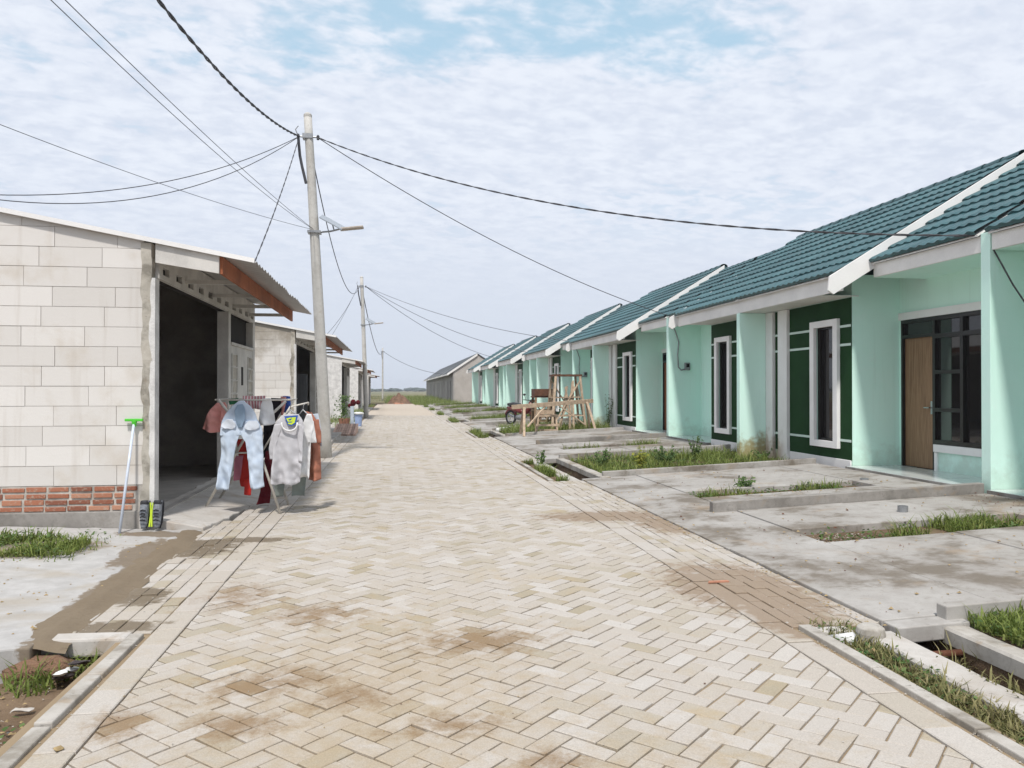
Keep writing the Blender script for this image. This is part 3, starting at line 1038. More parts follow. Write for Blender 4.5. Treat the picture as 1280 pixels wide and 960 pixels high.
def house(idx, Yr, Yo, door_mat, single_tiles, label, own_even, own_odd, group='mint terraced houses along the right side'):
    sg = 1 if Yo > Yr else -1
    S = abs(Yo - Yr) / 6.0
    Y = lambda tt: Yr + sg * tt * S
    far = idx >= 7
    h = thing('terraced_house', (XROOM, (Yr + Yo) / 2, 0.1), label, 'house', group)

    def bx(m_, x0, x1, t0, t1, z0, z1):
        return m_.box(x0, x1, Y(t0), Y(t1), z0, z1)
    TOP = 3.34
    # ---- walls
    w_ = MB()
    bx(w_, XROOM, XROOM + 0.14, 3.03, 3.47, 0.1, TOP)              # room front wall round the window
    bx(w_, XROOM, XROOM + 0.14, 4.13, 5.93, 0.1, TOP)
    bx(w_, XROOM, XROOM + 0.14, 3.47, 4.13, 0.1, 0.56)
    bx(w_, XROOM, XROOM + 0.14, 3.47, 4.13, 2.60, TOP)
    bx(w_, XROOM + 0.14, XREC + 0.3, 3.03, 3.17, 0.1, TOP)         # return wall to the porch
    bx(w_, XREC, XREC + 0.13, 0.08, 0.98, 0.1, 3.5)                # porch wall round the opening
    bx(w_, XREC, XREC + 0.13, 0.98, 3.03, 2.60, 3.5)
    bx(w_, XREC, XREC + 0.13, 0.98, 2.17, 0.1, 0.53)
    bx(w_, XREC, XREC + 0.13, 2.985, 3.03, 0.1, 2.60)
    bx(w_, 12.7, 12.85, 0.0, 6.0, 0.1, 3.2)                        # back wall
    bx(w_, XREC + 0.13, 12.7, 0.0, 0.07, 0.1, 3.3)                 # party wall halves
    bx(w_, XROOM + 0.14, 12.7, 5.93, 6.0, 0.1, 3.3)
    wall = w_.build('wall', 'mint', h)
    # ---- green panel with strips
    g_ = MB()
    e0, e1 = XROOM - 0.012, XROOM - 0.002
    bx(g_, e0, e1, 3.034, 3.44, 0.335, 2.975)
    bx(g_, e0, e1, 4.16, 5.07, 0.335, 2.975)
    bx(g_, e0, e1, 3.44, 4.16, 0.335, 0.53)
    bx(g_, e0, e1, 3.44, 4.16, 2.63, 2.975)
    bx(g_, e0, e1, 5.42, 5.64, 0.335, 2.975)
    g_.build('green_panel', 'dark_green', h)
    for z in (2.52, 2.215, 0.645):
        for t0, t1 in ((3.04, 3.357), (4.243, 5.068), (5.422, 5.638)):
            bx(MB(), XROOM - 0.020, XROOM - 0.0125, t0, t1, z - 0.02, z + 0.02).build('wall_strip', 'line_mint', h)
    for t0, t1 in ((5.07, 5.42), (5.64, 5.925)):
        bx(MB(), XROOM - 0.075, XROOM - 0.001, t0, t1, 0.12, 2.98).build('pilaster', 'white_paint', h, bevel=0.006)
    bx(MB(), XROOM - 0.03, XROOM - 0.002, 3.045, 5.06, 0.12, 0.333).build('plinth', 'white_paint', h, bevel=0.006)
    # ---- tall window: surround, dark frame, panes
    su = MB()
    a0, a1 = XROOM - 0.075, XROOM - 0.013
    bx(su, a0, a1, 3.36, 3.495, 0.50, 2.66)
    bx(su, a0, a1, 4.105, 4.24, 0.50, 2.66)
    bx(su, a0, a1, 3.495, 4.105, 0.50, 0.612)
    bx(su, a0, a1, 3.495, 4.105, 2.548, 2.66)
    win = bx(MB(), XROOM + 0.075, XROOM + 0.085, 3.475, 4.125, 0.565, 2.595).build('window', 'glass', h)
    su.build('surround', 'white_paint', win, bevel=0.004)
    fr = MB()
    b0, b1 = XROOM + 0.02, XROOM + 0.072
    bx(fr, b0, b1, 3.472, 3.555, 0.565, 2.595)
    bx(fr, b0, b1, 4.045, 4.128, 0.565, 2.595)
    bx(fr, b0, b1, 3.555, 4.045, 0.565, 0.64)
    bx(fr, b0, b1, 3.555, 4.045, 2.52, 2.595)
    fr.build('frame', 'black_frame', win)
    # ---- porch: door, transom, window group
    if not far:
        door = bx(MB(), XREC + 0.035, XREC + 0.075, 2.222, 2.945, FL + 0.005, 2.30).build('door', door_mat, h, bevel=0.003)
        hd = MB()
        hy = Y(2.30)
        hd.tube([(XREC + 0.035, hy, 1.20), (XREC - 0.015, hy, 1.20), (XREC - 0.02, hy + sg * 0.11, 1.20)], 0.011, 8)
        hd.box(XREC + 0.028, XREC + 0.034, hy - 0.02, hy + 0.02, 1.10, 1.30)
        hd.build('handle', 'chrome', door)
        df = MB()
        c0, c1 = XREC - 0.012, XREC + 0.10
        for t0, t1, z0, z1 in ((0.98, 1.04, 0.652, 2.60), (2.165, 2.222, FL, 2.60), (2.945, 2.985, FL, 2.60),
                               (1.04, 2.165, 2.54, 2.60), (2.222, 2.945, 2.545, 2.60), (2.222, 2.945, 2.30, 2.355), (1.04, 2.165, 2.265, 2.33),
                               (1.04, 2.165, 0.652, 0.715), (1.555, 1.62, 0.715, 2.265), (1.555, 1.62, 2.33, 2.54),
                               (1.62, 2.165, 1.72, 1.775), (1.62, 2.165, 1.145, 1.20)):
            bx(df, c0, c1, t0, t1, z0, z1)
        df.build('door_frame', 'black_frame', h)
        for t0, t1, z0, z1 in ((2.222, 2.945, 2.355, 2.545), (1.04, 1.555, 2.33, 2.54), (1.62, 2.165, 2.33, 2.54), (1.04, 1.555, 0.715, 2.265),
                               (1.62, 2.165, 0.715, 1.145), (1.62, 2.165, 1.20, 1.72), (1.62, 2.165, 1.775, 2.265)):
            bx(MB(), XREC + 0.04, XREC + 0.046, t0, t1, z0, z1).build('pane', 'glass', h)
        bx(MB(), XREC - 0.05, XREC - 0.001, 0.97, 2.16, 0.535, 0.648).build('window_sill', 'white_paint', h, bevel=0.004)
        bx(MB(), XREC - 0.03, XREC - 0.001, 0.90, 3.025, 2.603, 2.72).build('lintel_band', 'white_paint', h)
    else:
        bx(MB(), XREC + 0.035, XREC + 0.075, 0.98, 2.985, FL, 2.60).build('door', door_mat, h)
    # white upright beside the porch window down to the floor
    if not far:
        bx(MB(), XREC - 0.03, XREC - 0.001, 2.10, 2.162, FL, 0.53).build('sill_upright', 'white_paint', h)
    # porch floor of pale tiles, one piece each
    pf = bx(MB(), 7.2, XREC, 0.085, 3.025, 0.05, FL - 0.006).build('porch_floor', 'concrete_dark', h)
    if idx in (1, 3):
        for i in range(2):
            for j in range(6):
                t0 = 0.09 + j * 0.489
                x0 = 7.2 + i * 0.484
                bx(MB(), x0 + 0.002, x0 + 0.482, t0 + 0.002, t0 + 0.487, FL - 0.02, FL).build('floor_tile', 'porch_tile', pf)
    else:
        bx(MB(), 7.203, XREC - 0.003, 0.09, 3.02, FL - 0.004, FL).build('floor_tiles', 'porch_tile', pf)
    # ---- wing walls
    if own_even:
        m_ = MB().box(7.262, XREC + 0.127, Yr - 0.08, Yr + 0.08, 0.1, 3.43)
        m_.build('wing_wall', 'mint', h, bevel=0.006)
    if own_odd:
        m_ = MB().box(XWING, XROOM + 0.136, Yo - 0.07, Yo + 0.07, 0.06, 2.984)
        m_.build('wing_wall', 'mint', h, bevel=0.006)
    # ---- roof: high part over the room, lower part over the porch
    ya, yb = sorted((Y(2.36), Y(6.0)))
    la, lb = sorted((Y(0.09), Y(2.36)))
    rf = MB()
    rx = 9.88

    def under(m_, x0, z0, y0, y1):
        zr = z0 + (rx - x0) * 0.615
        m_.prism([(x0 + 0.03, z0 - 0.035), (rx, zr - 0.05), (rx, zr - 0.03), (x0 + 0.03, z0 - 0.012)], y0, y1, 'y')
        return zr
    zrH = under(rf, 6.66, 3.25, ya, yb)
    zrL = under(rf, 7.20, 3.43, la, lb)
    roof = rf.build('roof', 'fascia_white', h)
    budget = single_tiles
    budget = roof_face(roof, 6.66, 3.25, ya, yb, 10, budget)
    budget = roof_face(roof, 7.20, 3.43, la, lb, 9, budget)
    bk = MB()
    bk.prism([(rx, zrH), (rx, zrH - 0.04), (13.1, zrH - 0.04 - 3.22 * 0.615), (13.1, zrH - 3.22 * 0.615)], ya, yb, 'y')
    bk.prism([(rx, zrL), (rx, zrL - 0.04), (13.1, zrL - 0.04 - 3.22 * 0.615), (13.1, zrL - 3.22 * 0.615)], la, lb, 'y')
    bk.build('back_slope', 'roof_tile', roof)
    for (y0, y1, zr) in ((ya, yb, zrH), (la, lb, zrL)):
        cap = MB()
        n = max(1, round((y1 - y0) / 0.4))
        for i in range(n):
            p0, p1 = lerp(y0, y1, i / n), lerp(y0, y1, (i + 1) / n) + 0.03
            rings = []
            for yy, rr in ((p0, 0.10), (p1, 0.085)):
                rings.append([(rx + rr * math.cos(a_) * 1.2, yy, zr - 0.035 + rr * math.sin(a_) * 0.9) for a_ in [math.pi * k / 6 for k in range(7)]])
            cap.add([q for r_ in rings for q in r_], [(k, k + 1, 8 + k, 7 + k) for k in range(6)])
        cap.build('ridge_cap', 'roof_tile', roof)
    # ---- fascias, soffits, bargeboard
    MB().box(6.745, 6.785, ya + 0.005, yb, 2.99, 3.232).build('fascia', 'fascia_white', h)
    MB().box(6.785, XROOM + 0.1, min(Y(3.0), Y(6.0)), max(Y(3.0), Y(6.0)), 2.986, 3.0).build('soffit', 'fascia_white', h)
    MB().box(7.275, 7.315, la + 0.005, lb - 0.005, 3.20, 3.40).build('fascia', 'fascia_white', h)
    MB().box(7.315, XREC + 0.1, la + 0.005, lb - 0.005, 3.196, 3.21).build('soffit', 'mint', h)
    yb0 = Y(2.36)
    dz = 0.615
    bb = MB().prism([(6.51, 2.985), (6.60, 2.925), (rx, 2.925 + (rx - 6.60) * dz), (rx, 3.225 + (rx - 6.60) * dz), (6.535, 3.20)], yb0 - sg * 0.035, yb0, 'y')
    bb.build('bargeboard', 'barge_white', h, bevel=0.004)
    for k, (x0, x1) in enumerate(()):
        pass
    return h


ORD = ['first', 'second', 'third', 'fourth', 'fifth', 'sixth', 'seventh', 'eighth', 'ninth', 'tenth', 'eleventh', 'twelfth', 'thirteenth']
labs = ['mint house at the right edge of the photo, only its porch corner showing',
        'nearest fully visible mint house with tan wooden door and black-framed porch windows',
        'mint house with the dark green window panel just past the weedy wing wall',
        'mint house with the reddish brown door behind the electric meter wall',
        'mint house directly behind the timber sawhorse']
units = [(8.95, 2.95)]
for i in range(6):
    units.append((WE[i], WO[i]))
    units.append((WE[i + 1], WO[i]))
for i, (yr, yo) in enumerate(units):
    lab = labs[i] if i < len(labs) else '%s mint house along the row counted from the photo right edge' % ORD[i]
    if i == len(units) - 1:
        lab = 'last mint house of the row, next to the bare grey gable'
    house(i, yr, yo, 'door_red' if i in (3, 4, 8) else 'door_tan', [40, 300, 300, 0][min(i, 3)], lab, own_even=(i == 0 or i % 2 == 0), own_odd=(i % 2 == 1))

slab(bpy.data.objects['driveway'], 3.05, 3.55, 4.50, 4.665)
# electricity meters on the porch division walls
for i, (yw, lab) in enumerate(((20.52, 'grey electric meter box with hanging conduit on mint wing wall beside the red-brown door'),
                               (32.02, 'small grey electric meter on the mint wing wall behind the timber trestle'))):
    mt = thing('electric_meter', (7.78, yw, 2.0), lab, 'meter', 'electric meters')
    MB().box(7.70, 7.84, yw - 0.09, yw - 0.005, 2.00, 2.20).build('case', 'steel_grey', mt, bevel=0.01)
    MB().box(7.73, 7.81, yw - 0.10, yw - 0.0905, 2.08, 2.17).build('dial_window', 'glass', mt)
    pts = [(7.72, yw - 0.05, 2.03), (7.60, yw - 0.05, 2.0), (7.52, yw - 0.05, 2.08), (7.50, yw - 0.05, 2.4), (7.53, yw - 0.05, 2.75), (7.45, yw - 0.05, 3.0), (7.33, yw - 0.06, 3.25), (7.30, yw - 0.06, 3.4)]
    MB().tube(pts, 0.018, 8).build('conduit', 'steel_grey', mt, smooth=True)

# ================================================================== BARE GREY ROW (far right)
XG, YG = 6.45, 88.0
for k in range(6):
    y0 = YG + k * 12.0
    b = thing('unfinished_house', (XG, y0, 0), ['unpainted grey house with the pale bare gable facing the road end', 'second unpainted grey house behind the bare gable',
                                               'third unpainted grey house behind the bare gable', 'fourth unpainted grey house in the bare row',
                                               'fifth unpainted grey house in the bare row', 'farthest unpainted grey house of the bare row'][k], 'house', 'unpainted grey houses at the road end')
    wl_ = MB()
    for (p0, p1) in ((0.0, 3.2), (4.3, 7.6), (8.6, 11.98)):
        wl_.box(XG, XG + 0.15, y0 + p0, y0 + p1, -0.05, 3.5)
    wl_.box(XG, XG + 0.15, y0 + 3.2, y0 + 4.3, 2.5, 3.5)
    wl_.box(XG, XG + 0.15, y0 + 7.6, y0 + 8.6, 2.5, 3.5)
    wl_.box(XG + 5.4, XG + 5.55, y0, y0 + 11.98, -0.05, 3.5)
    wl_.build('wall', 'render_grey', b)
    MB().prism([(XG + 0.153, -0.05), (XG + 5.39, -0.05), (XG + 5.39, 3.5), (XG + 2.7, 5.38), (XG + 0.153, 3.6)], y0 - 0.004, y0 + 0.16, 'y').build('gable', 'gable_render', b)
    MB().box(XG + 0.3, XG + 0.4, y0 + 3.0, y0 + 9, -0.05, 3.0).build('inner_wall', 'painted_shade', b)  # dark board, shade behind the wall openings put into its colour
    r_ = MB()
    for sgn in (1, -1):
        xa, xm = (XG - 0.55, XG + 2.7) if sgn > 0 else (XG + 6.1, XG + 2.7)
        zl = 5.5 - 3.25 * 0.68
        r_.prism([(xa, zl), (xm, 5.5), (xm, 5.42), (xa, zl - 0.08)], y0 - 0.12, y0 + 11.8, 'y')
    r_.build('roof', 'grey_tile', b)
    zl = 5.5 - 3.25 * 0.68
    MB().prism([(XG - 0.62, zl - 0.02), (XG + 2.7, 5.48), (XG + 2.7, 5.22), (XG - 0.62, zl - 0.26)], y0 - 0.17, y0 - 0.121, 'y').build('bargeboard', 'fascia_white', b)
    MB().box(XG - 0.56, XG - 0.5, y0 - 0.1, y0 + 11.75, zl - 0.22, zl - 0.04).build('fascia', 'fascia_white', b)

# ================================================================== LEFT SIDE HOUSES
XH = -2.45
ZE = 2.845


def zroof(x):
    return ZE + 0.185 * (-1.46 - x)


def clip_top(poly, f):
    """keep the part of an (x,z) polygon that lies under the line z = f(x)"""
    out = []
    for i in range(len(poly)):
        a, b = poly[i], poly[(i + 1) % len(poly)]
        da, db = a[1] - f(a[0]), b[1] - f(b[0])
        if da <= 0:
            out.append(a)
        if (da <= 0) != (db <= 0):
            k = da / (da - db)
            out.append((a[0] + (b[0] - a[0]) * k, a[1] + (b[1] - a[1]) * k))
    return out


def extension(Y0, Y1, label, XB=-6.4, blocks=True, bricks=True, fine=True, wallmat='mortar_joint'):
    h = thing('block_house', (XH, (Y0 + Y1) / 2, 0), label, 'house', 'block-built houses on the left side')
    wt = lambda x: zroof(x) - 0.022
    xe = XH - 0.115 if blocks else XH
    core = MB().prism([(XB, -0.1), (xe, -0.1), (xe, wt(xe)), (XB, wt(XB))], Y0 + 0.006, Y0 + 0.12, 'y').build('side_wall', wallmat, h)
    if blocks:
        z = 0.495
        r = 0
        while z < 3.9:
            x = xe - (0.0 if r % 2 else 0.30) + (0.0 if r % 2 else 0.0)
            x1 = xe
            first = (0.26, 0.55, 0.40)[r % 3] + random.uniform(-0.03, 0.03)
            while x1 > XB:
                L = first if x1 == xe else 0.606
                x0 = max(XB, x1 - L)
                g = random.uniform(0.0014, 0.0034)
                poly = [(x0 + g, z + g), (x1 - g, z + g), (x1 - g, z + 0.204 - g), (x0 + g, z + 0.204 - g)]
                poly = clip_top(poly, wt)
                if len(poly) >= 3 and area(poly) > 0.002:
                    MB().prism(poly, Y0 - 0.001 + random.uniform(-0.0025, 0.0015), Y0 + 0.05, 'y').build('aerated_block', 'aerated_block', core)
                x1 = x0
            z += 0.204
            r += 1
        # rough mortar pier at the corner, and the white jamb
        m_ = MB()
        n = 46
        rings = []
        for j in range(n + 1):
            zz_ = lerp(-0.1, wt(XH) - 0.002, j / n)
            a = 0.045 * mnoise.fractal(Vector((zz_ * 3.1, Y0, 2)), 0.9, 2, 4)
            b_ = 0.012 * mnoise.noise(Vector((zz_ * 7, Y0, 8)))
            rings.append([(xe - 0.02 + a, Y0 - 0.012 - abs(b_), zz_), (XH - 0.035 + a * 0.7, Y0 - 0.016 - b_, zz_), (XH - 0.035 + a * 0.7, Y0 + 0.10, zz_), (xe - 0.02 + a, Y0 + 0.10, zz_)])
        m_.loft(rings)
        m_.build('corner_pier', 'mould_wall', core)
        m_ = MB()
        rings = []
        for j in range(n + 1):
            zz_ = lerp(0.02, 2.64, j / n)
            a = 0.03 * mnoise.fractal(Vector((zz_ * 4.1, Y0, 5)), 0.9, 2, 4)
            rings.append([(XH - 0.05 + a, Y0 - 0.022, zz_), (XH, Y0 - 0.022, zz_), (XH, Y0 + 0.13, zz_), (XH - 0.05 + a, Y0 + 0.13, zz_)])
        m_.loft(rings)
        m_.build('door_jamb', 'plaster_white', h)
    if bricks:
        MB().box(XB, xe - 0.001, Y0 + 0.0035, Y0 + 0.0055, 0.225, 0.492).build('mortar_bed', 'mortar', core)
        for r in range(4):
            x1 = xe - random.uniform(0.0, 0.1) - (0.05 if r == 0 else 0)
            z = 0.235 + r * 0.0655
            while x1 > XB:
                L = random.uniform(0.19, 0.225)
                if random.random() > 0.05:
                    dy = random.uniform(-0.014, -0.004)
                    MB().box(x1 - L + 0.014, x1, Y0 + dy, Y0 + 0.06, z + random.uniform(0, 0.006), z + 0.047 + random.uniform(-0.004, 0.006)).build('brick', 'brick', core, bevel=0.005)
                x1 -= L + random.uniform(0.0, 0.012)
        MB().box(XB, xe - 0.01, Y0 - 0.02, Y0 + 0.1, -0.1, 0.228).build('footing', 'concrete_dark', core, bevel=0.01)
    # far side wall, back wall, floor, partition
    m_ = MB()
    m_.prism([(XB, -0.1), (XH - 0.16, -0.1), (XH - 0.16, zroof(XH - 0.16)), (XB, zroof(XB))], Y1 - 0.14, Y1 - 0.02, 'y')
    m_.box(XB - 0.12, XB, Y0 + 0.006, Y1 - 0.02, -0.1, zroof(XB))
    m_.build('inner_wall', 'interior', h)
    MB().box(XB, XH - 0.02, Y0 + 0.13, Y1 - 0.15, 0.0, 0.16).build('floor', 'interior_floor', h)
    # ---- front: lintel with a row of vent holes
    y = Y0 + 0.13
    yl1 = Y1 - 0.02
    lt = MB().box(XH - 0.14, XH - 0.05, y, yl1, 2.66, wt(XH - 0.14) - 0.01).build('lintel', 'painted_shade', h)  # near-black backing board: painted shade seen through the vent holes
    ln = MB()
    ln.box(XH - 0.049, XH, y, yl1, 2.655, 2.712)
    ln.box(XH - 0.049, XH, y, yl1, 2.795, wt(XH) - 0.006)
    n = 11
    for k in range(n + 1):
        a = y + (yl1 - y) * (k - 0.26) / n
        b_ = y + (yl1 - y) * (k + 0.26) / n
        a, b_ = max(a, y), min(b_, yl1)
        if b_ > a:
            ln.box(XH - 0.048, XH - 0.001, a, b_, 2.712, 2.795)
    ln.build('vent_band', 'off_white', lt)
    yc = Y0 + 0.62 * (Y1 - Y0)
    MB().box(XH - 0.17, XH - 0.001, yc, yc + 0.16, 0.0, 2.654).build('column', 'off_white', h, bevel=0.006)
    MB().box(XH - 0.16, XH - 0.002, Y1 - 0.2, Y1 - 0.0, 0.0, 2.654).build('column', 'off_white', h, bevel=0.006)
    ya, yb = yc + 0.16, Y1 - 0.2
    MB().box(XH - 0.13, XH - 0.01, ya, yb, 0.0, 2.18).build('panel_wall', 'off_white', h)
    MB().box(XH - 0.15, XH - 0.12, ya, yb, 2.18, 2.655).build('opening_shade', 'painted_shade', h)  # dark sheet standing in for the shade inside the opening
    MB().box(XH - 0.13, XH + 0.02, ya, yb, 2.16, 2.205).build('opening_sill', 'off_white', h, bevel=0.005)
    if fine:
        for cy in (ya + 0.28, yb - 0.28):
            for r in range(9):
                z0 = 2.02 - r * 0.205
                MB().box(XH - 0.009, XH - 0.004, cy - 0.2, cy + 0.2, z0 - 0.165, z0).build('vent_block', 'mould_wall', h)
                fr_ = MB()
                for s_ in (-1, 1):
                    fr_.box(XH - 0.0095, XH + 0.012, cy + s_ * 0.2 - 0.012, cy + s_ * 0.2 + 0.012, z0 - 0.18, z0 + 0.015)
                fr_.box(XH - 0.0095, XH + 0.010, cy - 0.188, cy + 0.188, z0, z0 + 0.014)
                fr_.build('vent_frame', 'off_white', h)
        cy = (ya + yb) / 2
        MB().box(XH - 0.012, XH - 0.005, cy - 0.08, cy + 0.08, 1.55, 1.85).build('slot', 'painted_shade', h)  # dark patch painted as the shade of a hole
        MB().box(XH - 0.012, XH - 0.005, cy - 0.10, cy + 0.10, 0.98, 1.12).build('slot', 'painted_shade', h)  # lower hole, its shade painted the same way
    # ---- corrugated roof
    rs = MB()
    ny = int((Y1 - Y0 + 0.2) / 0.025)
    xs = [-1.46, -2.0, -3.0, -4.5, XB - 0.1]
    for s_, off in ((0, 0.0), (1, -0.006)):
        vs = []
        for j in range(ny + 1):
            yy = lerp(Y0 - 0.05, Y1 + 0.06, j / ny)
            hgt = 0.013 * math.cos(2 * math.pi * j / 8.0)
            for x in xs:
                vs.append((x + 0.03 * mnoise.noise(Vector((0, yy * 1.4, 0))) * (x > -1.5), yy, zroof(x) + hgt + off))
        k = len(xs)
        fs = [(j * k + i, (j + 1) * k + i, (j + 1) * k + i + 1, j * k + i + 1) for j in range(ny) for i in range(k - 1)]
        rs.add(vs, fs)
    roof = rs.build('roof', 'roof_sheet', h, smooth=True)
    MB().prism([(XB, zroof(XB) - 0.03), (-1.45, zroof(-1.45) - 0.03), (-1.45, zroof(-1.45) + 0.018), (XB, zroof(XB) + 0.018)], Y0 - 0.062, Y0 - 0.051, 'y').build('verge_trim', 'barge_white', roof)
    MB().box(-1.815, -1.785, Y0 + 0.02, Y1 - 0.08, 2.70, zroof(-1.8) - 0.025).build('fascia', 'orange_fascia', roof)
    MB().prism([(XH + 0.002, 2.80), (-1.816, 2.70), (-1.816, zroof(-1.816) - 0.02), (XH + 0.002, zroof(XH) - 0.02)], Y0 - 0.02, Y0 + 0.02, 'y').build('verge_board', 'off_white', roof)
    for k in range(4):
        yy = lerp(Y0 + 1.2, Y1 - 0.6, k / 3)
        MB().box(XH, -1.82, yy, yy + 0.05, 2.74, 2.79).build('outrigger', 'off_white', roof)
    return h


extension(8.77, 14.80, 'nearest left house of pale blocks over red brick courses with open dark front')
extension(20.9, 29.0, 'left block house with mouldy wall top and orange fascia just behind the first utility pole', XB=-7.0, bricks=False)
extension(39.0, 46.0, 'pale rendered left house with short white eave beside the blue bucket', XB=-6.5, blocks=False, bricks=False, fine=False, wallmat='plaster_white')
extension(57.0, 65.0, 'distant white-walled left house behind the second utility pole', XB=-6.5, blocks=False, bricks=False, fine=False, wallmat='plaster_white')
extension(80.0, 88.0, 'farthest small left house near the end of the road', XB=-6.5, blocks=False, bricks=False, fine=False, wallmat='off_white')
# tiled main house behind the first extension: its roof shows at the left edge
mh = thing('tiled_house', (-8.5, 12, 0), 'house behind the block extension, teal tiled roof corner at left photo edge', 'house')
MB().box(-11.0, -6.7, 9.0, 14.6, -0.1, 3.2).build('wall', 'mint', mh)
rr = MB()
rr.prism([(-6.3, 3.62), (-8.8, 5.1), (-11.3, 3.62), (-11.3, 3.5), (-8.8, 4.98), (-6.3, 3.5)], 8.9, 14.8, 'y')
rf = rr.build('roof', 'fascia_white', mh)
fld = MB()
for r in range(8):
    for i in range(31):
        tile_geo(fld, (-6.25 - r * TL * math.cos(SLOPE), 8.9 + i * TW, 3.60 + r * TL * math.sin(SLOPE), -1), 6)
fld.build('tile_field', 'roof_tile', rf, kind='stuff')

# forecourt slabs in front of the left houses
def slab_poly(name, pts, z0, z1, mat, jag=0.03, step=0.09, kind='structure', parent=None, slope=0.0, sx0=0.0):
    out = []
    for i in range(len(pts)):
        a, b = pts[i], pts[(i + 1) % len(pts)]
        n = max(1, int(math.dist(a, b) / step))
        for k in range(n):
            f = k / n
            x, y = lerp(a[0], b[0], f), lerp(a[1], b[1], f)
            out.append((x + jag * mnoise.fractal(Vector((x * 4, y * 4, 1.5)), 0.9, 2, 3), y + jag * mnoise.fractal(Vector((x * 4, y * 4, 7.5)), 0.9, 2, 3)))
        m_ = MB().prism(out, z1, z0, 'z')
    if slope:
        m_.v = [(x, y, z if z == z0 else z1 + slope * (sx0 - x)) for x, y, z in m_.v]
    return m_.build(name, mat, parent, bevel=0.012, kind=kind)


slab_poly('forecourt', [(-2.04, 4.85), (-2.06, 5.8), (-2.14, 7.1), (-2.05, 8.0), (-2.0, 8.72), (-7, 8.72), (-7, 4.95), (-3.2, 4.72)], -0.34, 0.022, 'slab', 0.06, slope=0.045, sx0=-2.05)
def wash():
    m_ = MB()
    nx, ny = 16, 70
    vs = []
    for j in range(ny + 1):
        y = lerp(4.92, 8.72, j / ny)
        for i in range(nx + 1):
            f = i / nx
            x = lerp(-2.26, -1.86, f)
            surf = 0.022 + 0.045 * (-2.05 - x) if x < -2.05 else lerp(0.024, 0.003, min(1, (x + 2.05) / 0.10))
            h = 0.004 + 0.012 * mnoise.fractal(Vector((x * 4, y * 2.2, 4.4)), 0.9, 2, 4)
            e = min(f, 1 - f) * 2
            h -= 0.018 * (1 - min(1, e * 1.25)) ** 1.2 + (0.03 if j in (0, ny) else 0)
            bump_ = 0.010 * math.exp(-((x + 2.0) / 0.12) ** 2)
            vs.append((x, y, surf + h + bump_ * (0.4 if x < -2.05 else 1.0)))
    k = nx + 1
    m_.add(vs, [(j * k + i, j * k + i + 1, (j + 1) * k + i + 1, (j + 1) * k + i) for j in range(ny) for i in range(nx)])
    return m_.build('mud_wash', 'mud_wash', smooth=True, kind='structure')


wash()
slab_poly('forecourt', [(-1.86, 9.42), (-1.76, 11), (-1.74, 14.9), (-2.62, 14.9), (-2.62, 8.73), (-1.98, 8.73)], -0.35, 0.012, 'concrete_pale', 0.04, slope=0.20, sx0=-1.80)
slab_poly('forecourt', [(-1.81, 14.95), (-1.81, 20.85), (-6, 20.85), (-6, 14.95)], -0.35, 0.05, 'concrete', 0.03)
slab_poly('forecourt', [(-1.65, 20.9), (-1.65, 29.0), (-2.5, 29.0), (-2.5, 20.9)], -0.35, 0.10, 'concrete_pale', 0.03)
slab_poly('forecourt', [(-1.65, 29.1), (-1.65, 66.0), (-2.6, 66.0), (-2.6, 29.1)], -0.35, 0.04, 'concrete_pale', 0.05, 0.5)

